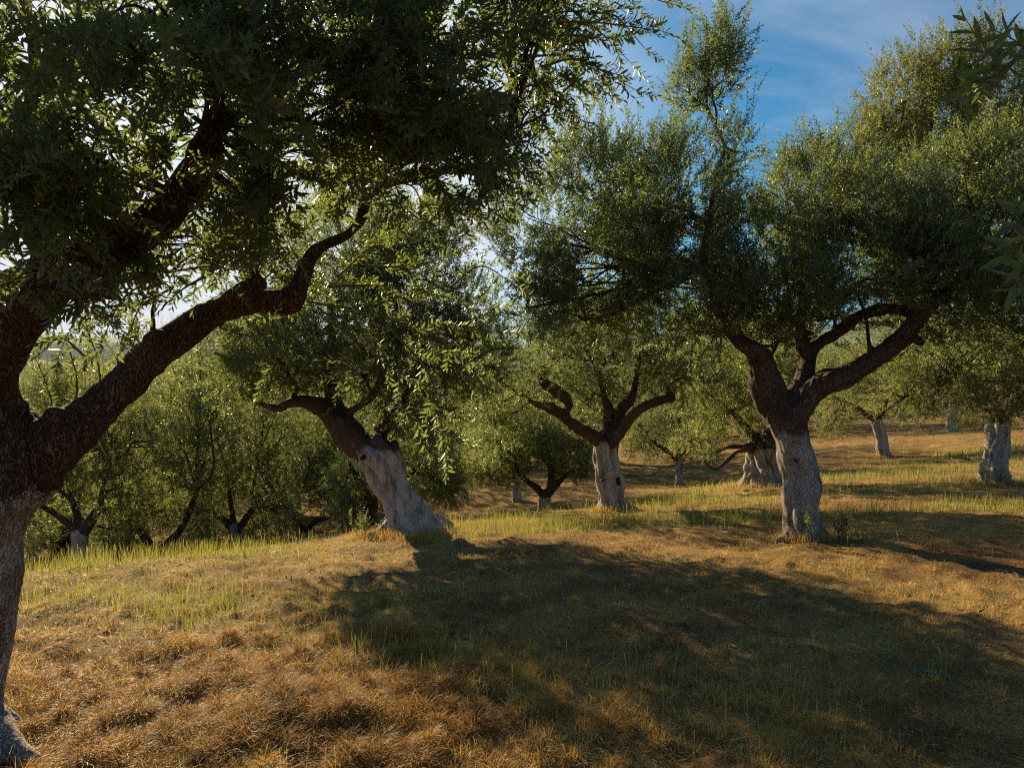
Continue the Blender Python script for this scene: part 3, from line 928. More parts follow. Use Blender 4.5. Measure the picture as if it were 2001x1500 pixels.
# long sprays hanging into the light in the middle of the picture
for (a, m, b, d) in [((600, 590), (720, 600), (860, 540), 3.3), ((640, 560), (760, 560), (960, 600), 3.4), ((700, 600), (800, 640), (900, 700), 3.3), ((690, 620), (740, 700), (800, 740), 3.2),
                     ((760, 640), (830, 720), (850, 800), 3.2), ((620, 600), (690, 660), (665, 745), 3.1), ((800, 600), (880, 640), (980, 650), 3.4), ((720, 520), (800, 520), (880, 500), 3.5),
                     ((660, 540), (740, 480), (820, 560), 3.5), ((780, 720), (790, 800), (880, 850), 3.0), ((820, 700), (850, 760), (870, 880), 3.1), ((740, 700), (700, 730), (660, 738), 3.0),
                     ((430, 640), (480, 655), (530, 658), 2.9), ((420, 690), (450, 700), (468, 706), 2.9), ((280, 680), (250, 640), (200, 600), 3.2), ((140, 840), (150, 740), (120, 640), 3.3),
                     ((200, 790), (190, 700), (160, 620), 3.3), ((100, 860), (100, 780), (70, 700), 3.4), ((240, 740), (230, 700), (250, 650), 3.2), ((170, 700), (120, 660), (80, 690), 3.0),
                     ((300, 540), (235, 590), (195, 680), 2.9), ((340, 560), (275, 600), (250, 660), 2.95), ((150, 545), (150, 610), (120, 680), 2.85), ((210, 545), (180, 600), (175, 660), 2.9), ((400, 540), (350, 570), (300, 620), 3.0),
                     ((500, 640), (540, 690), (520, 740), 3.2), ((880, 560), (940, 520), (1010, 560), 3.5), ((860, 660), (910, 720), (930, 780), 3.4)]:
    sp.append([(a[0], a[1], d), (m[0], m[1], d - .05), (b[0], b[1], d - .1)])
ex = sprays(sp, rs, per=8, root=root, off=base)
finish_crown(root, base, B1, tips1, 4300, NEAR, 21, up=.35, gap=.19, shell=.3, n_sub=7, thick=.018, extra=ex, clear=[limbA[7:12], limbB, limbC[:-1], limbD], clear_px=18, clear_p=.86)

# ---- 2: the leaning tree
root, base = tree((800, 1045, 9.0))
tag(root, "stout whitewashed olive tree leaning left, with a round hole near the top of its trunk", "olive tree", "olive trees of the grove")
trunk = path_px([(806, 1052, 9.0, 54), (799, 1030, 9.0, 46), (787, 1000, 9.0, 38), (774, 965, 9.0, 36), (758, 930, 9.0, 40), (739, 895, 9.0, 43), (716, 868, 9.0, 42)])
l1 = path_px([(706, 880, 9.0, 32), (680, 848, 8.95, 30), (655, 820, 8.9, 26), (630, 796, 8.9, 20), (600, 785, 8.85, 14), (570, 786, 8.8, 11), (540, 798, 8.8, 9), (505, 785, 8.7, 6), (470, 760, 8.6, 4)])
l2 = path_px([(700, 860, 9.0, 26), (672, 815, 9.1, 21), (650, 770, 9.2, 17), (640, 720, 9.3, 13), (650, 640, 9.4, 10), (640, 560, 9.5, 6)])
l3 = path_px([(735, 875, 9.05, 24), (745, 845, 9.2, 17), (780, 790, 9.4, 12), (820, 720, 9.5, 8)])
l4 = path_px([(655, 822, 9.0, 17), (690, 800, 9.0, 11), (730, 770, 9.0, 8), (760, 700, 9.1, 6)])
r2 = [("root", path_px([(778, 1018, 9.0, 28), (748, 1038, 8.95, 15), (712, 1052, 8.9, 5)])), ("root", path_px([(815, 1010, 9.0, 34), (848, 1028, 8.95, 20), (880, 1046, 8.9, 8)])),
      ("root", path_px([(800, 1030, 8.9, 40), (795, 1050, 8.8, 22), (785, 1066, 8.7, 8)])), ("root", path_px([(748, 915, 9.0, 26), (760, 890, 9.0, 21), (770, 872, 9.0, 13), (774, 860, 9.0, 6)])), ("root", path_px([(830, 1020, 9.2, 30), (860, 1020, 9.3, 18), (885, 1028, 9.3, 8)]))]
wood(root, [("trunk", trunk), ("limb", l1), ("limb", l2), ("limb", l3), ("limb", l4)] + r2, base, .020, 1.14, wash_soft=.40, seed=2, flutes=.16, rough=1.35, stubs=7, material=BARK_PALE)
v, q = tube(np.array([np.r_[P(720, 889, 9.0) - base + np.array([0, -.36, 0]), .034], np.r_[P(720, 889, 9.0) - base + np.array([0, -.22, .01]), .03]]), 14)
link("hole", quad_mesh("hole", v, q, [HOLE_SHADE], smooth=True), root)  # solid dark plug, the hole's shade is in its colour
B2 = px_blobs([(560, 700, 8.8, 110, 80, 1.1, .9), (640, 640, 9.2, 150, 110, 1.3, 1.3), (520, 630, 9.0, 90, 70, .9, .5), (730, 600, 9.4, 130, 130, 1.2, 1.1), (700, 490, 9.6, 140, 90, 1.2, .9),
               (800, 560, 9.6, 120, 110, 1.1, .8), (840, 690, 9.4, 100, 90, 1.0, .8), (800, 470, 9.8, 100, 60, .9, .4), (790, 790, 9.3, 70, 60, .8, .45, .4), (700, 730, 9.0, 120, 60, 1.1, .7),
               (900, 600, 9.6, 80, 70, .8, .45), (930, 700, 9.3, 75, 80, 1.0, .7), (480, 730, 8.6, 60, 50, .7, .3, .4), (850, 830, 9.3, 55, 60, .6, .3, .5), (880, 440, 10, 60, 50, .8, .2)])
finish_crown(root, base, B2, np.vstack([l1[4:], l2[2:], l3[1:], l4[1:]]), 7400, MID, 31, gap=.12, whips=60, thick=.035, n_sub=8, clear=[trunk[3:], l1[:-2], l3[:2]], clear_px=7, clear_p=.85)

# ---- 3: the tree on the right
root, base = tree((1575, 1056, 8.0))
tag(root, "large wide-crowned olive tree with a slim grey trunk and dark limbs, nearest on the right", "olive tree", "olive trees of the grove")
trunk = path_px([(1578, 1066, 8.0, 50), (1573, 1035, 8.0, 42), (1569, 1000, 8.0, 38), (1567, 965, 8.0, 41), (1562, 930, 8.0, 37), (1553, 890, 8.0, 35), (1543, 850, 8.0, 34), (1534, 815, 8.0, 38), (1530, 795, 8.0, 36)])
l1 = path_px([(1528, 812, 8.0, 34), (1508, 770, 8.0, 34), (1493, 730, 7.95, 31), (1482, 695, 7.9, 26), (1455, 672, 7.9, 19), (1425, 640, 7.9, 16), (1400, 590, 7.9, 13), (1375, 520, 7.9, 11), (1385, 440, 7.9, 9), (1400, 340, 7.9, 6), (1415, 290, 7.9, 5), (1398, 245, 7.9, 4)])
l2 = path_px([(1545, 806, 8.0, 30), (1566, 765, 8.05, 27), (1575, 720, 8.1, 20), (1590, 680, 8.1, 15), (1635, 650, 8.1, 14), (1680, 618, 8.1, 15), (1730, 604, 8.1, 15), (1775, 610, 8.1, 12), (1800, 640, 8.0, 10)])
l3 = path_px([(1552, 808, 8.0, 30), (1582, 770, 7.95, 28), (1615, 745, 7.9, 27), (1650, 738, 7.9, 28), (1690, 712, 7.8, 23), (1730, 686, 7.75, 22), (1765, 655, 7.7, 22), (1790, 625, 7.7, 19), (1840, 580, 7.6, 12), (1900, 520, 7.6, 9)])
l4 = path_px([(1575, 720, 8.1, 16), (1565, 640, 8.2, 12), (1580, 540, 8.3, 9), (1620, 430, 8.3, 6)])
l5 = path_px([(1705, 705, 7.8, 8), (1698, 670, 7.8, 6), (1692, 620, 7.8, 5), (1670, 560, 7.8, 4)])
r3 = [("root", path_px([(1560, 1035, 8.0, 26), (1540, 1050, 7.9, 16), (1512, 1060, 7.8, 7)])), ("root", path_px([(1590, 1035, 8.0, 26), (1608, 1050, 7.9, 18), (1630, 1064, 7.8, 8)])),
      ("root", path_px([(1582, 1030, 7.95, 26), (1590, 1060, 7.8, 15), (1600, 1076, 7.6, 6)]))]
wood(root, [("trunk", trunk), ("limb", l1), ("limb", l2), ("limb", l3), ("limb", l4), ("limb", l5)] + r3, base, .016, 1.25, wash_soft=.45, seed=3, flutes=.06, rough=1.0, stubs=9, material=BARK_CRACKED)
v, q = tube(np.array([np.r_[P(1541, 896, 8.0) - base + np.array([0, -.24, 0]), .014], np.r_[P(1541, 896, 8.0) - base + np.array([0, -.12, .01]), .012]]), 10)
link("hole", quad_mesh("hole", v, q, [HOLE_SHADE], smooth=True), root)  # small closed plug, coloured dark for the shade of a hole
B3 = px_blobs([(1060, 470, 7.9, 100, 110, .9, .8), (1170, 385, 8.0, 140, 105, 1.1, 1.2), (1180, 520, 7.9, 140, 120, 1.1, 1.2, .1), (1310, 415, 8.0, 140, 140, 1.2, 1.5), (1320, 560, 7.9, 150, 110, 1.1, 1.3, .1),
               (1392, 165, 7.9, 52, 58, .4, .17), (1345, 180, 8.0, 38, 40, .35, .10), (1415, 85, 7.9, 26, 50, .2, .09), (1440, 300, 7.9, 36, 50, .3, .08),
               (1475, 515, 8.0, 120, 130, 1.1, 1.1), (1570, 400, 8.2, 80, 110, .9, .75), (1540, 580, 8.0, 150, 80, 1.1, 1.1), (1690, 440, 8.2, 130, 120, 1.2, 1.3), (1700, 540, 7.9, 160, 90, 1.2, 1.3),
               (1830, 470, 8.0, 150, 140, 1.2, 1.4), (1850, 590, 7.8, 130, 90, 1.0, 1.0, .1), (1980, 450, 8.0, 130, 150, 1.2, 1.0), (1960, 350, 8.2, 110, 90, 1.0, .6), (1840, 370, 8.3, 120, 80, 1.0, .7), (1980, 610, 7.8, 100, 100, .9, .7, .2),
               (1400, 650, 7.9, 90, 50, .8, .35, .3), (1130, 620, 8.0, 80, 50, .7, .25, .4), (1510, 690, 8.2, 60, 50, .5, .12, .2), (1620, 620, 8.3, 60, 60, .6, .2), (1040, 600, 8.0, 50, 50, .6, .12, .4),
               (2150, 480, 8.0, 150, 160, 1.2, .8), (2330, 480, 8.2, 150, 150, 1.2, .8)])
finish_crown(root, base, B3, np.vstack([l1[4:], l2[3:], l3[4:], l4[1:], l5[1:]]), 15000, MID, 41, gap=.15, whips=260, thick=.03, n_sub=8, up=.8, clear=[l1[:5], l2[:-1], l3[:-1], l5[:-1]], clear_px=7, clear_p=.85)

# ---- 4: the centre tree
root, base = tree((1195, 1000, 13.0))
tag(root, "upright whitewashed olive tree in the middle with dark hollows in its ribbed trunk", "olive tree", "olive trees of the grove")
trunk = path_px([(1198, 1006, 13, 36), (1195, 980, 13, 28), (1190, 945, 13, 26), (1187, 915, 13, 26), (1184, 885, 13, 23), (1182, 858, 13, 22)])
l1 = path_px([(1174, 862, 13, 16), (1148, 845, 12.9, 14), (1118, 828, 12.8, 12), (1095, 808, 12.8, 11), (1068, 795, 12.7, 11), (1044, 788, 12.6, 9), (1036, 780, 12.6, 5)])
l2 = path_px([(1100, 812, 12.8, 8), (1112, 790, 12.9, 9), (1098, 772, 12.9, 12), (1078, 757, 12.9, 12), (1062, 746, 12.9, 10), (1058, 735, 12.9, 6)])
l3 = path_px([(1182, 866, 13, 15), (1184, 835, 13.1, 12), (1190, 805, 13.1, 12), (1180, 775, 13.2, 7), (1170, 730, 13.3, 5)])
l4 = path_px([(1192, 862, 13, 14), (1205, 830, 13.1, 12), (1216, 800, 13.1, 12), (1234, 778, 13.2, 10), (1242, 745, 13.2, 7), (1250, 700, 13.3, 5)])
l5 = path_px([(1196, 866, 12.9, 14), (1215, 838, 12.9, 12), (1240, 808, 12.8, 11), (1268, 790, 12.8, 10), (1298, 780, 12.7, 10), (1314, 776, 12.7, 8), (1304, 758, 12.7, 4), (1325, 740, 12.7, 3)])
r4 = [("root", path_px([(1210, 985, 13, 18), (1228, 992, 12.9, 12), (1248, 1000, 12.8, 6)])), ("root", path_px([(1185, 985, 13, 18), (1172, 1000, 12.8, 8)]))]
wood(root, [("trunk", trunk), ("limb", l1), ("limb", l2), ("limb", l3), ("limb", l4), ("limb", l5)] + r4, base, .024, 1.36, wash_soft=.35, seed=4, flutes=.26, rough=1.1, stubs=6, material=BARK_PALE)
for (hx, hy, hr) in ((1204, 938, .032), (1173, 934, .026)):
    c = P(hx, hy, 13.0) - base
    v, q = tube(np.array([np.r_[c + np.array([0, -.30, 0]), hr], np.r_[c + np.array([0, -.15, .02]), hr * .9]]), 12)
    v[:, 2] = c[2] + (v[:, 2] - c[2]) * (2.0 if hr > .03 else .8) + (v[:, 0] - c[0]) * .5
    link("hole", quad_mesh("hole", v, q, [HOLE_SHADE], smooth=True), root)  # no cavity is cut, dark plugs carry the shade of the hollows
B4 = px_blobs([(1080, 700, 13.2, 110, 80, 1.6, 1.0), (1000, 760, 12.8, 80, 80, 1.3, .6), (1180, 700, 13.6, 130, 80, 1.6, 1.2), (1290, 690, 13.2, 100, 80, 1.4, .9), (1240, 630, 13.6, 120, 60, 1.4, .7), (1100, 620, 13.6, 110, 60, 1.3, .6),
               (1350, 740, 13, 60, 60, 1.0, .4, .3), (1140, 780, 14.0, 80, 50, .9, .4), (1260, 750, 13.8, 70, 40, .9, .3), (960, 830, 12.8, 60, 60, 1.0, .4, .5)])
finish_crown(root, base, B4, np.vstack([l1[3:], l2[2:], l3[2:], l4[2:], l5[3:]]), 5200, MID, 51, whips=60, thick=.03, n_sub=7, clear=[l1[:-1], l2[1:], l3[:3], l4[:-1], l5], clear_px=3, clear_p=.8)

# ================================================================== the trees behind them
def small_tree(spec, label, group="olive trees of the grove", seed=0, wash=1.2, voxel=.035, flutes=.12, rough=1.0):
    """spec: base (px, py, d), trunk [(dx,dy,r) px from the base], limbs, blobs, n"""
    px, py, d = spec['base']
    root, base = tree((px, py, d))
    # absolute px paths
    # keep the drawn shape but sit it on the real ground
    gpy = HOR - (base[2] - EYE) / d * F
    sh = gpy - py
    T = path_px([(px + a, py + sh + b + (8 if i == 0 else 0), d + (c[1] if isinstance(c, tuple) else 0), c[0] if isinstance(c, tuple) else c) for i, (a, b, c) in enumerate(spec['trunk'])])
    polys = [("trunk", T)]
    tips = []
    for lim in spec['limbs']:
        L = path_px([(px + a, py + sh + b, d + e, rr) for (a, b, e, rr) in lim])
        polys.append(("limb", L)); tips.append(L[1:])
    polys += ground_roots(base, T[0, 3] * .8, spec.get('nroots', 5), spec.get('rootlen', 1.0), random.Random(seed), seed)
    wood(root, polys, base, voxel, wash, wash_soft=.2, seed=seed, flutes=flutes, rough=rough, material=BARK_FAR)
    bl = px_blobs(spec['blobs'])
    finish_crown(root, base, bl, np.vstack(tips), int(spec['n'] * .66), spec.get('shoots', FARS), 100 + seed, thick=.04, n_sub=5, material=LEAF_FAR, bark=BARK_FAR, bname=spec.get('bname', 'branch'), whips=spec.get('whips', 40), scale=(.9, 1.3), clear=[T[-2:]] + [np.asarray(t)[:2] for t in tips], clear_px=1, clear_p=.5)
    tag(root, label, "olive tree", group)
    return root


small_tree(dict(base=(1482, 946, 17.0), trunk=[(4, 0, 42), (6, -25, 32), (8, -50, 27), (10, -72, 26), (10, -90, 22)],
                limbs=[[(0, -80, 0, 10), (-30, -76, -.3, 6), (-62, -74, -.5, 5), (-100, -60, -.6, 4), (-130, -70, -.6, 3)], [(0, -70, 0, 7), (-40, -66, -.2, 5), (-60, -50, -.3, 5), (-85, -32, -.3, 4), (-110, -50, -.3, 3)],
                       [(-4, -85, 0, 14), (-20, -110, 0, 9), (-60, -150, -.3, 5), (-100, -180, -.5, 3)], [(14, -88, 0, 13), (24, -120, .2, 9), (30, -170, .3, 6)], [(20, -85, .2, 10), (50, -120, .3, 7), (90, -150, .3, 5)]],
                blobs=[(1440, 800, 16.8, 60, 50, 1.2, .8), (1480, 740, 17, 90, 60, 1.5, 1.2), (1380, 780, 16.6, 60, 50, 1.0, .6), (1400, 700, 17, 90, 50, 1.3, .9), (1560, 740, 17.2, 80, 60, 1.2, .8), (1360, 860, 16.4, 40, 25, .7, .3, .5), (1500, 670, 17.4, 90, 50, 1.3, .7), (1500, 840, 17.3, 35, 25, .5, .2)],
                n=5200, nroots=6, rootlen=1.3), "squat olive tree with the broadest flared grey base, behind the right-hand trunk", seed=5, wash=.95, voxel=.03, flutes=.35, rough=1.3)

small_tree(dict(base=(1945, 945, 14.0), trunk=[(0, 0, 34), (-2, -25, 27), (0, -50, 23), (4, -80, 23), (6, -110, 22), (6, -130, 20)],
                limbs=[[(4, -125, 0, 16), (-20, -165, -.3, 12), (-60, -215, -.6, 9), (-110, -280, -1, 7), (-140, -400, -1, 5)], [(8, -128, 0, 16), (20, -170, .2, 13), (10, -260, .3, 10), (-20, -420, .4, 8), (-50, -600, .5, 6), (-70, -720, .5, 4)],
                       [(12, -125, 0, 13), (40, -170, 0, 11), (100, -230, 0, 8), (160, -300, 0, 6)]],
                blobs=[(1880, 210, 11.5, 120, 90, 1.1, .9), (1770, 190, 11.5, 75, 70, .8, .55), (1800, 270, 11.5, 110, 70, 1.0, .8), (1700, 300, 11.5, 90, 60, .9, .5), (1880, 130, 11.5, 70, 55, .7, .35), (1970, 200, 11.8, 80, 60, .8, .35), (1950, 300, 11.8, 110, 80, 1.0, .6), (1620, 350, 11.5, 90, 60, .8, .4),
                       (1900, 690, 12.6, 130, 70, 1.1, 1.3, .4), (1980, 740, 12.8, 80, 50, .9, .9, .5), (1840, 760, 12.4, 70, 45, .8, .4, .6), (1930, 800, 12.9, 60, 30, .5, .22, .6), (2080, 650, 13, 120, 120, 1.2, .6, .2), (1780, 680, 12.4, 80, 60, .9, .45, .4), (1760, 780, 12.2, 50, 35, .5, .15, .7), (1950, 560, 13, 140, 90, 1.3, .6), (1900, 420, 13, 140, 90, 1.2, .6)],
                n=13500, whips=170, nroots=6, rootlen=1.2, shoots=MID), "tall olive tree with a knotty pale trunk, the last large trunk at the right edge", seed=6, wash=1.25, voxel=.026, flutes=.15, rough=1.35)

small_tree(dict(base=(1725, 896, 24.0), trunk=[(0, 0, 15), (0, -20, 12), (-4, -45, 10), (-10, -68, 11), (-12, -80, 10)],
                limbs=[[(-14, -74, 0, 8), (-34, -86, 0, 7), (-70, -105, 0, 5), (-100, -120, 0, 3)], [(-10, -76, 0, 8), (0, -95, 0, 7), (10, -130, 0, 5), (0, -190, 0, 4)], [(-6, -74, 0, 6), (20, -100, 0, 5), (60, -140, 0, 3)]],
                blobs=[(1690, 740, 24, 60, 50, 1.8, 1), (1740, 720, 24, 60, 60, 1.8, 1), (1640, 790, 24, 40, 35, 1.2, .6, .3), (1660, 720, 24.5, 60, 40, 1.5, .7), (1790, 770, 23.5, 45, 45, 1.3, .6, .4), (1720, 660, 24.5, 80, 50, 1.8, .8), (1625, 830, 24, 22, 22, .6, .2, .6)],
                n=5200), "small olive tree with a thin forked white trunk on the sunny right slope", seed=7, wash=1.35, flutes=.25)

small_tree(dict(base=(1860, 842, 31.0), trunk=[(0, 0, 13), (0, -18, 9), (2, -40, 9), (2, -58, 9), (2, -70, 8)],
                limbs=[[(0, -62, 0, 7), (-20, -85, 0, 5), (-50, -110, 0, 4)], [(4, -62, 0, 7), (16, -90, 0, 5), (30, -130, 0, 4)]],
                blobs=[(1830, 730, 31, 60, 45, 2, 1), (1890, 720, 31, 60, 50, 2, 1), (1860, 680, 31, 70, 40, 2, .8)],
                n=3000), "distant olive tree with a plain pale trunk in shade, high on the right slope", seed=8, wash=1.6)

small_tree(dict(base=(1328, 950, 26.0), trunk=[(0, 0, 12), (0, -20, 9), (-1, -38, 9), (-2, -50, 8)],
                limbs=[[(-4, -46, 0, 7), (-20, -64, 0, 5), (-50, -85, 0, 4), (-80, -120, 0, 3)], [(0, -46, 0, 7), (14, -66, 0, 5), (40, -100, 0, 4)], [(0, -48, 0, 6), (-4, -80, 0, 5), (0, -140, 0, 4)]],
                blobs=[(1290, 850, 26, 55, 40, 1.7, 1, .2), (1350, 830, 26, 60, 50, 1.7, 1, .1), (1320, 780, 26.4, 80, 50, 2, 1.1), (1400, 800, 26, 45, 45, 1.3, .6, .2), (1250, 840, 26, 40, 40, 1.2, .6, .3), (1370, 880, 25.6, 40, 22, 1, .3, .4), (1320, 720, 26.5, 90, 50, 2, .9)],
                n=6000), "small olive tree with a short slender trunk, standing alone right of the ribbed centre trunk", seed=9, wash=1.05)

small_tree(dict(base=(1063, 1000, 19.0), trunk=[(0, 0, 17), (0, -14, 13), (1, -28, 13), (2, -38, 12)],
                limbs=[[(-2, -34, 0, 9), (-14, -48, 0, 8), (-32, -60, 0, 7), (-50, -80, 0, 6), (-60, -110, 0, 4)], [(6, -34, 0, 10), (14, -56, 0, 9), (14, -85, 0, 8), (4, -120, 0, 5)], [(8, -34, 0, 8), (26, -56, 0, 7), (48, -78, 0, 5), (78, -88, 0, 4), (86, -120, 0, 3)]],
                blobs=[(1100, 880, 19, 60, 40, 1.4, 1), (1030, 860, 19, 60, 45, 1.4, 1), (960, 890, 19, 50, 45, 1.2, .8, .3), (1060, 820, 19.3, 90, 45, 1.7, 1.1), (980, 820, 19.3, 70, 50, 1.4, .8), (1130, 900, 18.8, 35, 40, .8, .35, .3), (930, 920, 19, 35, 30, .9, .3, .6), (1000, 920, 18.8, 40, 25, .7, .25, .4)],
                n=6500), "low olive tree with a three-armed fork near the ground, left of the centre trunk", seed=10, wash=.5)

small_tree(dict(base=(1010, 986, 23.0), trunk=[(0, 0, 13), (0, -20, 9), (3, -40, 9), (4, -52, 9)],
                limbs=[[(3, -48, 0, 8), (2, -70, 0, 7), (-10, -100, 0, 5)], [(6, -48, 0, 7), (20, -60, 0, 6), (44, -72, 0, 4)]],
                blobs=[(990, 870, 23, 50, 45, 1.5, 1), (930, 850, 23, 60, 50, 1.6, 1), (1020, 800, 23.4, 70, 50, 1.8, 1), (940, 780, 23.5, 70, 50, 1.8, .9), (900, 900, 23, 40, 35, 1, .4, .5)],
                n=4500), "olive tree with a straight white trunk just behind the low three-armed one", seed=11, wash=1.1)

small_tree(dict(base=(160, 1125, 15.5), trunk=[(0, 0, 18), (-1, -25, 15), (-2, -50, 14), (-4, -78, 15), (-6, -90, 14)],
                limbs=[[(-12, -84, 0, 10), (-36, -108, -.2, 8), (-70, -130, -.4, 7), (-110, -150, -.5, 5), (-150, -170, -.5, 3)], [(-6, -86, 0, 12), (-10, -120, .2, 9), (-22, -150, .3, 7), (-50, -175, .3, 6), (-60, -210, .3, 4)],
                       [(2, -84, 0, 11), (20, -110, 0, 10), (36, -140, 0, 8), (40, -170, .1, 5), (60, -220, .1, 4)]],
                blobs=[(90, 900, 15.5, 70, 55, 1.2, 1), (180, 880, 15.6, 80, 60, 1.4, 1.2), (130, 800, 15.8, 100, 60, 1.5, 1.1), (40, 1040, 16.5, 50, 50, .9, .6, .6), (220, 1030, 16.8, 40, 45, .8, .4, .6), (60, 1000, 15.2, 50, 40, .9, .4, .4), (230, 960, 15.4, 50, 45, .9, .6, .3), (200, 770, 16, 90, 50, 1.3, .7), (280, 860, 15.8, 60, 60, 1, .7), (110, 740, 16.2, 80, 30, 1.2, .4)],
                n=8200, shoots=MID), "olive tree with a pale trunk and three spreading limbs beyond the grass, far left", seed=12, wash=1.05, voxel=.028)

small_tree(dict(base=(305, 1085, 18.0), trunk=[(0, 0, 18), (0, -10, 15), (2, -22, 14)],
                limbs=[[(-4, -16, 0, 10), (-24, -44, 0, 9), (-44, -66, 0, 7), (-60, -110, 0, 5)], [(8, -16, 0, 10), (40, -44, 0, 9), (60, -80, 0, 7), (80, -130, 0, 5)]],
                blobs=[(330, 940, 18, 70, 50, 1.6, 1.1), (260, 980, 18, 50, 45, 1.1, .7, .3), (400, 900, 18, 80, 60, 1.6, 1.1), (320, 860, 18.3, 80, 50, 1.6, 1), (340, 760, 18.8, 80, 50, 1.5, .8), (390, 695, 19.2, 75, 50, 1.5, .8), (360, 800, 18.5, 80, 50, 1.5, .8), (300, 1000, 17.8, 40, 25, .8, .3, .6), (420, 820, 18.5, 70, 50, 1.4, .6), (250, 1030, 18.6, 40, 30, .8, .4, .6), (370, 1010, 18.4, 45, 35, .9, .5, .6), (210, 1010, 18.5, 40, 40, .8, .4, .6)],
                n=6500), "dark olive tree forking in a low V at ground level, beyond the grassy edge", seed=13, wash=-1)

small_tree(dict(base=(462, 1080, 20.0), trunk=[(0, 0, 17), (0, -18, 12), (-2, -36, 12), (-2, -48, 12)],
                limbs=[[(-6, -42, 0, 9), (-26, -64, 0, 7), (-60, -80, 0, 5), (-100, -84, 0, 4)], [(2, -42, 0, 9), (20, -68, 0, 8), (34, -90, 0, 7), (30, -115, 0, 5), (40, -160, 0, 3)], [(-4, -46, 0, 7), (-10, -90, 0, 6), (-20, -150, 0, 4)]],
                blobs=[(440, 940, 20, 80, 50, 1.8, 1.1), (520, 930, 20, 60, 60, 1.6, .9), (480, 860, 20.3, 100, 50, 2, 1.2), (400, 990, 20, 45, 35, 1, .4, .4), (540, 1000, 20, 45, 35, 1, .4, .3), (520, 1030, 21, 40, 28, .9, .4, .6), (390, 1030, 21, 40, 28, .9, .4, .6), (460, 790, 20.6, 90, 50, 1.8, .9), (430, 725, 20.8, 80, 50, 1.7, .8), (460, 640, 21, 80, 45, 1.5, .7), (510, 690, 21, 80, 55, 1.7, .8), (560, 750, 21, 60, 60, 1.5, .6), (560, 850, 20.4, 60, 60, 1.5, .7)],
                n=9500), "olive tree with a fluted white foot and hooked limb in the dark left hollow", seed=14, wash=1.0, flutes=.25)

small_tree(dict(base=(595, 1058, 24.0), trunk=[(0, 0, 11), (1, -12, 8), (2, -24, 8)],
                limbs=[[(0, -20, 0, 6), (-20, -44, 0, 5), (-40, -64, 0, 4), (-50, -100, 0, 3)], [(4, -20, 0, 7), (24, -38, 0, 6), (50, -44, 0, 5), (80, -60, 0, 3)]],
                blobs=[(590, 940, 24, 70, 50, 2, 1.1), (650, 950, 24, 50, 50, 1.6, .8), (620, 880, 24.4, 80, 50, 2, 1), (560, 870, 24.4, 60, 50, 1.6, .7), (650, 850, 24.6, 60, 50, 1.6, .6), (600, 810, 24.8, 80, 50, 1.9, .8), (540, 990, 23.8, 40, 30, 1, .3, .4)],
                n=6500), "small dark olive tree with the shortest trunk, in the hollow left of the leaning tree", seed=15, wash=.3)

small_tree(dict(base=(722, 1035, 16.0), trunk=[(0, 0, 20), (-2, -20, 14), (2, -45, 14), (4, -70, 13)],
                limbs=[[(0, -62, 0, 9), (-20, -90, 0, 7), (-40, -130, 0, 5)], [(6, -62, 0, 9), (30, -90, 0, 7), (90, -110, 0, 6), (120, -150, 0, 4)]],
                blobs=[(700, 930, 16, 50, 50, 1.2, .9, .2), (780, 900, 16.3, 80, 60, 1.5, 1), (850, 930, 16, 60, 45, 1.2, .8, .3), (830, 870, 16.4, 70, 50, 1.5, .8), (690, 990, 15.8, 35, 35, .7, .3, .6), (880, 960, 16, 30, 22, .6, .2, .6), (860, 820, 16.6, 70, 50, 1.4, .6)],
                n=6000, shoots=MID), "dark knotted olive tree half hidden right behind the leaning trunk", seed=16, wash=-1, voxel=.03, flutes=.35)

small_tree(dict(base=(1985, 802, 36.0), trunk=[(0, 0, 26), (-4, -20, 20), (0, -50, 17)],
                limbs=[[(-4, -40, 0, 12), (-30, -70, 0, 9), (-60, -110, 0, 5)], [(4, -40, 0, 12), (30, -80, 0, 8), (60, -120, 0, 5)]],
                blobs=[(1950, 700, 36, 70, 45, 2.5, 1), (2020, 690, 36, 70, 50, 2.5, 1), (1980, 640, 36, 90, 40, 2.6, .8)],
                n=2600), "dark olive tree with a thick unpainted trunk high at the right edge of the slope", seed=17, wash=-1)

small_tree(dict(base=(1600, 834, 38.0), trunk=[(0, 0, 8), (0, -16, 6), (-3, -30, 5)],
                limbs=[[(-2, -24, 0, 5), (-14, -44, 0, 4), (-40, -70, 0, 3)], [(0, -24, 0, 5), (14, -50, 0, 4), (40, -80, 0, 3)]],
                blobs=[(1570, 740, 38, 60, 45, 2.6, 1), (1640, 730, 38, 60, 45, 2.6, 1), (1600, 690, 38, 80, 40, 2.8, .8)],
                n=2600), "small far olive tree high on the slope just right of the big right-hand trunk", seed=18, wash=1.2)

# ---- the trees further off, whose feet are hidden: one built, the others copied with their parts
spec = dict(base=(1000, 900, 40.0), trunk=[(0, 0, 14), (0, -14, 11), (1, -34, 10), (2, -46, 10)],
            limbs=[[(0, -40, 0, 8), (-24, -64, 0, 6), (-50, -84, 0, 4)], [(3, -40, 0, 8), (24, -66, .5, 6), (54, -90, .5, 4)], [(2, -42, 0, 7), (6, -80, -.4, 6), (0, -120, -.4, 4)]],
            blobs=[(950, 820, 40, 50, 36, 1.5, 1), (1050, 810, 40, 50, 36, 1.5, 1), (1000, 780, 39, 65, 42, 1.8, 1.2), (1000, 830, 41.5, 60, 36, 1.3, .9), (1010, 830, 38.5, 50, 34, 1.3, .8), (1000, 750, 40, 60, 30, 1.6, .8), (940, 862, 40, 34, 26, 1.0, .5, .5), (1060, 865, 40, 34, 26, 1.0, .5, .5), (1000, 868, 38.6, 30, 22, .7, .35, .5), (990, 866, 41.5, 40, 24, .7, .4, .5)],
            n=5600, bname='branches')
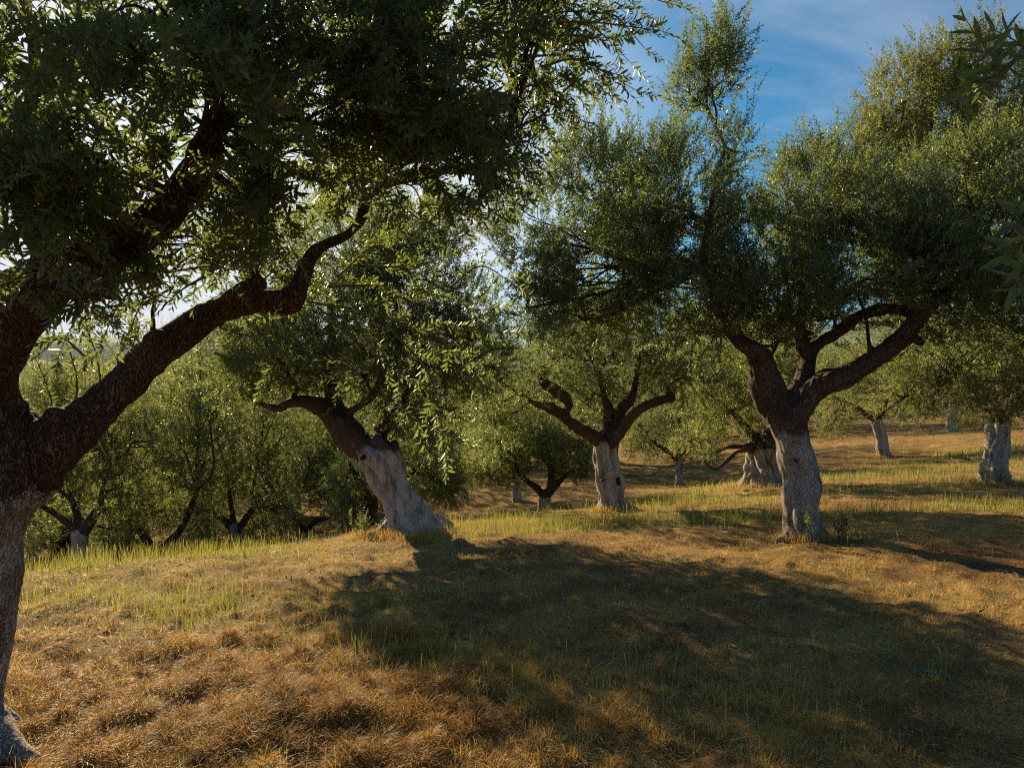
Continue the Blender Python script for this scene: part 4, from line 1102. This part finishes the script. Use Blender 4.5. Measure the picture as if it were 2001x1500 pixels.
far = small_tree(spec, "distant round olive tree filling the view behind the centre trunk, its foot hidden", "far olive trees with hidden feet", seed=19, wash=-1)
far_kids = list(far.children)
FARPOS = [  # photo column, distance, size, turn, label
    (120, 24, 1.15, .7, "shadowy distant olive tree behind the three-limbed pale tree at the far left"),
    (260, 27, 1.25, 2.1, "distant olive tree between the far-left pale trunk and the low V-shaped fork"),
    (400, 26, 1.2, 3.3, "distant olive tree behind the gap between the V-shaped fork and the hooked limb"),
    (540, 31, 1.35, 4.0, "distant olive tree behind the small shortest-trunked tree in the hollow"),
    (680, 27, 1.2, 5.0, "distant olive tree straight behind the bent limb of the leaning tree"),
    (780, 34, 1.45, .3, "far olive crown glimpsed through the sprays hanging above the leaning trunk"),
    (880, 38, 1.5, 2.6, "far olive crown under the bright sky gap, right of the leaning tree"),
    (1090, 34, 1.35, 1.7, "far olive tree behind the bare left limb of the centre tree"),
    (1190, 36, 1.5, 3.9, "far olive tree straight behind the fork of the centre tree"),
    (1400, 42, 1.45, .9, "far olive crown between the centre tree and the squat broad-based tree"),
    (1500, 47, 1.5, 2.2, "far olive crown straight behind the fork of the large right-hand tree"),
    (1640, 50, 1.4, 1.4, "far olive tree framed under the arching right limb of the right-hand tree"),
    (1780, 46, 1.35, 4.4, "far olive tree above and right of the thin forked white trunk"),
    (340, 44, 1.5, 1.9, "farthest olive crown on the skyline just under the big sloping foreground limb"),
    (-60, 22, 1.2, 2.5, "distant olive tree pressed against the edge of the foreground trunk at left"),
]
for n_, (px, d, s, rz, lab) in enumerate(FARPOS):
    x = (px - 1000.5) / F * d
    z = float(H(np.array([x]), np.array([float(d)]), False)[0])
    if n_ == 0:
        c = far
    else:
        c = far.copy(); col.objects.link(c)
        for k in far_kids:
            kk = k.copy(); col.objects.link(kk); kk.parent = c
    c.location = (x, d, z - .05); c.rotation_euler = (0, 0, rz); c.scale = (s, s, s * 1.05)
    c['label'] = lab

# ---- the tree just outside the right edge, two of its twigs hang into the picture
root = bpy.data.objects.new("olive_tree", None); col.objects.link(root)
bx, by = 2.35, .9
base = np.array([bx, by, float(H(np.array([bx]), np.array([by]), False)[0])]); root.location = base
tag(root, "olive tree whose dark long-leaved twigs hang into view at the upper right edge", "olive tree", "olive trees of the grove")
T = np.array([[bx, by, base[2] - .1, .26], [bx, by, base[2] + .4, .2], [bx - .03, by, base[2] + .9, .19], [bx - .05, by, base[2] + 1.4, .2], [bx, by + .05, base[2] + 1.8, .12]])
la = np.array([[bx - .05, by, 1.35, .13], [bx - .35, by + .12, 1.9, .07], [bx - .75, by + .2, 2.25, .04], [1.35, 1.15, 2.16, .012]])
lb = np.array([[bx, by, 1.3, .12], [bx - .35, by - .05, 1.55, .05], [1.45, 1.02, 1.66, .022], [1.12, 1.12, 1.70, .007]])
lc = np.array([[bx, by, 1.5, .12], [bx + .5, by - .3, 2.1, .08], [bx + .9, by - .6, 2.9, .05]])
wood(root, [("trunk", T), ("limb", la), ("limb", lb), ("limb", lc)], base, .02, 1.1, seed=20)
r = np.random.default_rng(5)
tw = [[(2090, 90, 1.12), (1990, 115, 1.1), (1930, 165, 1.1), (1880, 200, 1.1)], [(2090, 60, 1.12), (2030, 75, 1.12), (1990, 100, 1.15)], 
      [(2090, 500, 1.12), (2020, 500, 1.1), (1960, 490, 1.08)], [(2060, 520, 1.1), (2000, 545, 1.12), (1985, 540, 1.12)], [(2040, 490, 1.1), (2000, 460, 1.1), (1985, 430, 1.1)]]
acc = Acc(); Ps = []; Ds = []
for pl in tw:
    c = catmull(np.array([P(*q) for q in pl]), 4)
    v, q = tube(np.c_[c, np.linspace(.004, .0016, len(c))], 6, caps=False)
    link('twig', quad_mesh('twig', v - base, q, [TWIG], smooth=True), root)
LONG = make_shoots(.060, .0068, 4, .085, 6, 9)
for (a, b, d) in [((1985, 112), (1930, 150), 1.1), ((1935, 150), (1870, 195), 1.1), ((1955, 128), (1905, 78), 1.08), ((2040, 70), (1990, 95), 1.12), ((2010, 100), (1965, 60), 1.12),
                  ((2030, 500), (1950, 495), 1.1), ((2025, 520), (1975, 545), 1.12), ((2030, 480), (1985, 430), 1.1)]:
    A, B_ = P(a[0], a[1], d), P(b[0], b[1], d - .02)
    Ps.append(A); Ds.append(B_ - A)
me = foliage("leaves", np.array(Ps) - base, np.array(Ds), LONG, LEAF, np.full(len(Ps), .95), 3)
link("leaves", me, root)
r = np.random.default_rng(6)
bl = [((bx + .9, by - .8, 3.2), (.9, .9, .7), 1.0), ((bx + .3, by - 1.0, 3.0), (.7, .8, .6), .8), ((bx + 1.4, by, 2.8), (.6, .8, .6), .7)]
pos, dr = blob_points(bl, 1200, r)
link("crown", foliage("crown", pos - base, dr, MID, LEAF, None, 8), root)

# ================================================================== grass
def scatter(n, r, dmin, dmax, power, az=44):
    """polar scatter ahead of the camera, thinning with distance"""
    u = r.random(n)
    e = 2 - power
    d = (dmin ** e + u * (dmax ** e - dmin ** e)) ** (1 / e) if abs(e) > 1e-6 else dmin * (dmax / dmin) ** u
    a = np.radians(r.uniform(-az, az, n))
    return d * np.sin(a), d * np.cos(a)


def blades(name, x, y, h, w, lean, tint, material, r, segs=3, curl=.5, zoff=0.0, dirs=None, headw=0.0):
    n = len(x)
    z = H(x, y) + zoff
    a = r.uniform(0, 2 * np.pi, n) if dirs is None else dirs
    ld = np.stack([np.cos(a), np.sin(a), np.zeros(n)], 1)
    # blades face every way
    b = r.uniform(0, np.pi, n)
    wd = np.stack([np.cos(b), np.sin(b), np.zeros(n)], 1) * (w * .5)[:, None]
    V = np.empty((n, (segs + 1) * 2, 3))
    for k in range(segs + 1):
        s = k / segs
        th = lean * (1 - curl) + lean * curl * 2 * s          # the blade bends over as it goes up
        if k == 0:
            c = np.stack([x, y, z - .004], 1)
        else:
            st = h / segs
            c = c + ld * (np.sin(th) * st)[:, None] + np.array([0, 0, 1.0]) * (np.cos(th) * st)[:, None]
        ww = (1 - .85 * s ** 2)
        if headw: ww = ww * .6 + headw * math.exp(-((s - .85) / .15) ** 2)
        V[:, 2 * k] = c - wd * ww
        V[:, 2 * k + 1] = c + wd * ww
    m = (segs + 1) * 2
    q = np.array([[2 * k, 2 * k + 1, 2 * k + 3, 2 * k + 2] for k in range(segs)])
    Q = (q[None] + (np.arange(n) * m)[:, None, None]).reshape(-1, 4)
    me = quad_mesh(name, V.reshape(-1, 3), Q, [material], np.repeat(tint, m))
    return me


rg = np.random.default_rng(77)
LITTER = grass_material("fallen_olive_leaf", [(0.0, (0.05, 0.035, 0.02)), (0.5, (0.16, 0.10, 0.05)), (1.0, (0.28, 0.23, 0.15))], 0.1, .9)
# dry turf: short bleached stubble everywhere
x, y = scatter(430000, rg, 2.2, 42, 1.5)
d = np.hypot(x, y)
pt = fbm2(x * 1.1 + 3, y * 1.1 + 8, 4)
pt2 = fbm2(x * 5 + 3, y * 5 + 8, 3)
keep = rg.random(len(x)) < np.clip(.22 + 5.0 * (pt2 - .44), .05, 1)
x, y, d, pt, pt2 = x[keep], y[keep], d[keep], pt[keep], pt2[keep]
g = greenness(x, y)
tone = np.clip(.45 + 1.5 * (pt - .5) + rg.normal(0, .25, len(x)) + .15 * (pt2 - .5), 0, 1)
h = rg.uniform(.012, .036, len(x)) * (1 + 1.6 * np.clip(pt2 - .5, 0, 1) * 2) * (1 + d * .012)
w = np.maximum(.0024, d * .00050) * rg.uniform(.6, 1.5, len(x))
me = blades("dry_grass", x, y, h, w, rg.uniform(.2, 1.45, len(x)), tone, DRY, rg, segs=3)
o = link("dry_grass", me); tag(o, "short dry straw-coloured grass covering the whole slope", "dry grass", kind="stuff")

# rusty tufts of matted dry grass in the foreground
cx, cy = scatter(5200, rg, 2.3, 7.5, 1.5)
cpx, cpy = px_of(cx, cy, np.zeros_like(cx))
wt = np.exp(-(((cpx - 520) / 480) ** 2 + ((cpy - 1400) / 130) ** 2)) + .55 * np.exp(-(((cpx - 1000) / 300) ** 2 + ((cpy - 1430) / 90) ** 2)) + .10
kp = rg.random(len(cx)) < np.clip(wt, 0, 1)
cx, cy, cpx = cx[kp], cy[kp], cpx[kp]
K = 80
rad = rg.uniform(.02, .07, len(cx))
ox = rg.normal(0, 1, (len(cx), K)) * rad[:, None] * .6; oy = rg.normal(0, 1, (len(cx), K)) * rad[:, None] * .6
x = (cx[:, None] + ox).ravel(); y = (cy[:, None] + oy).ravel()
dirs = np.arctan2(oy, ox).ravel() + rg.normal(0, .7, x.size)
rr = np.hypot(ox, oy).ravel() / (np.repeat(rad, K) * .6)
h = rg.uniform(.028, .075, x.size) * np.repeat(.55 + rad * 9, K)
rust = np.clip(.22 + .5 * (fbm2(x * 1.4, y * 1.4, 3) - .4) + np.clip((np.repeat(cpx, K) - 700) / 1400, 0, .25), 0, 1)
tone = np.clip(rust + rg.normal(0, .20, x.size) + np.repeat(rg.normal(0, .16, len(cx)), K), 0, 1)
lean = np.clip(.3 + .55 * rr + rg.normal(0, .35, x.size), .05, 1.7)
me = blades("grass_tufts", x, y, h, np.full(x.size, .0027) * rg.uniform(.6, 1.3, x.size), lean, tone, DRY, rg, segs=4, curl=.85, dirs=dirs)
o = link("grass_tufts", me); tag(o, "rust-brown matted tufts of dead grass heaped in the foreground", "dead grass", kind="stuff")

# big sprawling clumps of flattened dead grass, lower left
n_c = 190
cpx = rg.normal(480, 260, n_c); cpy = np.clip(rg.normal(1390, 85, n_c), 1240, 1520)
cy_ = EYE / (cpy - HOR) * F; cx = (cpx - 1000.5) / F * cy_
K = 420
rad = rg.uniform(.05, .15, n_c)
ox = rg.normal(0, 1, (n_c, K)) * rad[:, None] * .55; oy = rg.normal(0, 1, (n_c, K)) * rad[:, None] * .45
x = (cx[:, None] + ox).ravel(); y = (cy_[:, None] + oy).ravel()
main = np.repeat(rg.uniform(0, 6.28, n_c), K)
dirs = np.where(rg.random(x.size) < .22, main + rg.normal(0, .6, x.size), np.arctan2(oy, ox).ravel() + rg.normal(0, .6, x.size))
h = rg.uniform(.035, .10, x.size) * np.repeat(.6 + rad * 4, K)
prof = np.exp(-(np.hypot(ox, oy) / (rad[:, None] * .8)) ** 2).ravel()
tone = np.clip(np.repeat(rg.uniform(.0, .42, n_c), K) + rg.normal(0, .17, x.size), 0, 1)
me = blades("matted_grass", x, y, h, np.full(x.size, .0026) * rg.uniform(.6, 1.3, x.size), rg.uniform(.5, 1.5, x.size), tone, DRY, rg, segs=4, curl=.75, dirs=dirs, zoff=prof * .055)
o = link("matted_grass", me); tag(o, "rust-brown sprawling mats of flattened dead grass at the lower left", "dead grass", kind="stuff")

# longer dry grass left standing against the trunks, where no mower reaches
fx, fy = [], []
for (tx, ty, tr, tn_) in ((-2.75, 3.05, .50, 1500), (-1.35, 8.95, .52, 2600), (3.45, 8.0, .30, 1700), (1.95, 13.0, .40, 1300), (6.1, 17.0, .6, 1200), (9.95, 14.0, .45, 1300), (13.0, 24.0, .3, 500)):
    a = rg.uniform(0, 2 * np.pi, tn_); rr_ = tr * (1 + rg.normal(0, .22, tn_) + .25 * np.sin(a * 3 + tx))
    fx.append(tx + rr_ * np.cos(a)); fy.append(ty + rr_ * np.sin(a))
x = np.concatenate(fx); y = np.concatenate(fy)
me = blades("trunk_grass", x, y, rg.uniform(.04, .17, len(x)), np.maximum(.0028, np.hypot(x, y) * .0005), rg.uniform(.1, .9, len(x)), np.clip(rg.normal(.5, .25, len(x)), 0, 1), DRY, rg, segs=3)
o = link("trunk_grass", me); tag(o, "longer dry grass standing round the feet of the trunks", "dry grass", kind="stuff")

# fallen olive leaves
x, y = scatter(8000, rg, 2.3, 13, 1.5)
n_ = len(x)
a = rg.uniform(0, 2 * np.pi, n_); ln = rg.uniform(.02, .032, n_); wd_ = rg.uniform(.003, .0055, n_)
c = np.stack([x, y, H(x, y) + rg.uniform(.004, .03, n_)], 1)
u = np.stack([np.cos(a), np.sin(a), rg.normal(0, .3, n_)], 1); v = np.stack([-np.sin(a), np.cos(a), rg.normal(0, .4, n_)], 1)
VV = np.stack([c - u * ln[:, None], c + v * wd_[:, None], c + u * ln[:, None], c - v * wd_[:, None]], 1).reshape(-1, 3)
me = quad_mesh("fallen_leaves", VV, np.arange(n_ * 4).reshape(-1, 4), [LITTER], np.repeat(rg.random(n_), 4))
o = link("fallen_leaves", me); tag(o, "dry fallen olive leaves scattered over the turf", "fallen leaves", kind="stuff")

# loose pale straw lying on top
x, y = scatter(15000, rg, 2.3, 14, 1.4)
d = np.hypot(x, y)
me = blades("loose_straw", x, y, rg.uniform(.03, .12, len(x)), np.maximum(.0022, d * .00042), rg.uniform(1.25, 1.6, len(x)), np.clip(rg.normal(.9, .12, len(x)), 0, 1), DRY, rg, segs=4, curl=.18, zoff=.02)
o = link("loose_straw", me); tag(o, "loose bleached straws scattered over the dry turf", "straw", kind="stuff")

# green grass in its patches
x, y = scatter(420000, rg, 2.3, 34, 1.35)
g = greenness(x, y)
fine = fbm2(x * 4.5, y * 4.5 + 70, 3)
kp = rg.random(len(x)) < np.clip(g * 1.2, 0, 1) ** 1.9 * np.clip((fine - .36) * 5, 0.05, 1) * .8
x, y, g = x[kp], y[kp], g[kp]
d = np.hypot(x, y)
far_k = np.clip((d - 5) / 4, 0, 1)
h = rg.uniform(.05, .17, len(x)) * (.8 + .7 * far_k)
w = np.maximum(.0024, d * .00046)
me = blades("green_grass", x, y, h, w, rg.uniform(.02, .45, len(x)), np.clip(rg.normal(.5, .22, len(x)), 0, 1), GREEN, rg, segs=3, curl=.6)
o = link("green_grass", me); tag(o, "fresh yellow-green grass growing in bands and patches on the slope", "grass", kind="stuff")

# tall flowering spikes
x, y = scatter(16000, rg, 2.6, 16, 1.2)
g = greenness(x, y)
kp = rg.random(len(x)) < np.clip(g * 1.3, 0.006, 1) * .5
x, y = x[kp], y[kp]
d = np.hypot(x, y)
me = blades("grass_spikes", x, y, rg.uniform(.10, .25, len(x)), np.maximum(.0022, d * .0005), rg.uniform(.0, .28, len(x)), np.clip(rg.normal(.65, .2, len(x)), 0, 1), GREEN, rg, segs=6, curl=.4, headw=.9)
o = link("grass_spikes", me); tag(o, "tall thin grass spikes standing above the green patches", "tall grass", kind="stuff")

# ================================================================== small plants at the foot of two trunks
def sucker_plant(px, py, d, n, hh, spread, label, name="olive_shoots"):
    r = np.random.default_rng(int(px))
    X, Y, _ = P(px, py, d)
    z = float(H(np.array([X]), np.array([Y]))[0])
    root = bpy.data.objects.new(name, None); col.objects.link(root); root.location = (X, Y, z)
    acc = Acc(); Ps = []; Ds = []
    for k in range(n):
        a = r.uniform(0, 6.28); q = r.uniform(.1, 1) * spread
        e = np.array([math.cos(a) * q, math.sin(a) * q * .6, hh * r.uniform(.45, 1)])
        s = np.array([e[0] * .35, e[1] * .35, -.02])
        c = catmull(np.array([s, (s + e) / 2 + r.normal(0, .02, 3), e]), 4)
        v, qd = tube(np.c_[c, np.linspace(.004, .0015, len(c))], 5, caps=False); acc.add(v, qd)
        for u in np.linspace(.3, .95, 4):
            i = int(u * (len(c) - 1)); Ps.append(c[i]); Ds.append(e - s + r.normal(0, .25, 3) * hh)
    V, Q = acc.get()
    link("stem", quad_mesh("stem", V, Q, [TWIG], smooth=True), root)
    link("leaves", foliage("leaves", np.array(Ps), np.array(Ds), SUCK, LEAF, np.full(len(Ps), 1.0), 5), root)
    tag(root, label, "plant")
    return root


SUCK = make_shoots(.035, .008, 4, .10, 5, 13)
sucker_plant(1645, 1062, 7.75, 9, .34, .20, "leafy green suckers sprouting beside the foot of the right-hand grey trunk")
sucker_plant(1583, 1066, 7.55, 5, .40, .06, "thin leafy sucker growing up against the front of the right-hand grey trunk")
sucker_plant(1945, 950, 13.4, 14, .42, .40, "small leafy bush at the foot of the knotty trunk on the right edge")
sucker_plant(712, 1040, 8.9, 10, .40, .28, "sparse little suckers at the left foot of the leaning trunk")

# ---- scrap of teal netting in the grass, lower right
TEAL, t, p = mat("teal_plastic")
p.inputs['Base Color'].default_value = (0.02, 0.14, 0.11, 1)
p.inputs['Roughness'].default_value = 0.5
px0, py0 = 1815, 1332
d = EYE / (py0 - HOR) * F
xs = np.linspace(-.085, .085, 15); rw = 5
V = []
for i_, xx in enumerate(xs):
    for j_ in range(rw):
        s = (j_ / (rw - 1) - .5) * .035 * (1 - .5 * abs(xx) / .085)
        X = (px0 - 1000.5) / F * d + xx; Y = d - xx * .25 + s + .006 * math.sin(i_ * 1.7)
        V.append([X, Y, 0.0])
V = np.array(V)
zz = H(V[:, 0], V[:, 1])
c0 = np.array([V[:, 0].mean(), V[:, 1].mean(), zz.mean()])
V[:, 2] = zz + .018 + .010 * np.sin(np.arange(len(V)) * 1.9)
i, j = np.meshgrid(np.arange(14), np.arange(rw - 1), indexing='ij')
Q = np.stack([i * rw + j, (i + 1) * rw + j, (i + 1) * rw + j + 1, i * rw + j + 1], -1).reshape(-1, 4)
me = quad_mesh("plastic_scrap", V - c0, Q, [TEAL], smooth=True)
o = link("plastic_scrap", me, None, c0)
sm = o.modifiers.new("solid", 'SOLIDIFY'); sm.thickness = .002
tag(o, "crumpled strip of teal plastic netting lying in the shaded grass", "plastic scrap")

# ================================================================== the air: a thin blue haze that only shows on the far hills
import bmesh
HAZE = bpy.data.materials.new("thin_haze"); HAZE.use_nodes = True
t = HAZE.node_tree
for n in list(t.nodes):
    if n.type == 'BSDF_PRINCIPLED': t.nodes.remove(n)
pv = N(t, "ShaderNodeVolumePrincipled")
pv.inputs['Color'].default_value = (0.30, 0.55, 1.0, 1)
pv.inputs['Density'].default_value = 0.000045
pv.inputs['Anisotropy'].default_value = 0.0
t.links.new(pv.outputs[0], t.nodes['Material Output'].inputs['Volume'])
zlo = min(float(GV[:, 2].min()), -222.0) - 1.0
bm = bmesh.new(); bmesh.ops.create_cube(bm, size=1.0)
for v in bm.verts:
    v.co = Vector((v.co.x * 13000, v.co.y * 13000, zlo if v.co.z < 0 else 400.0))
me = bpy.data.meshes.new("haze"); bm.to_mesh(me); bm.free(); me.materials.append(HAZE)
o = link("haze", me); o['kind'] = 'stuff'
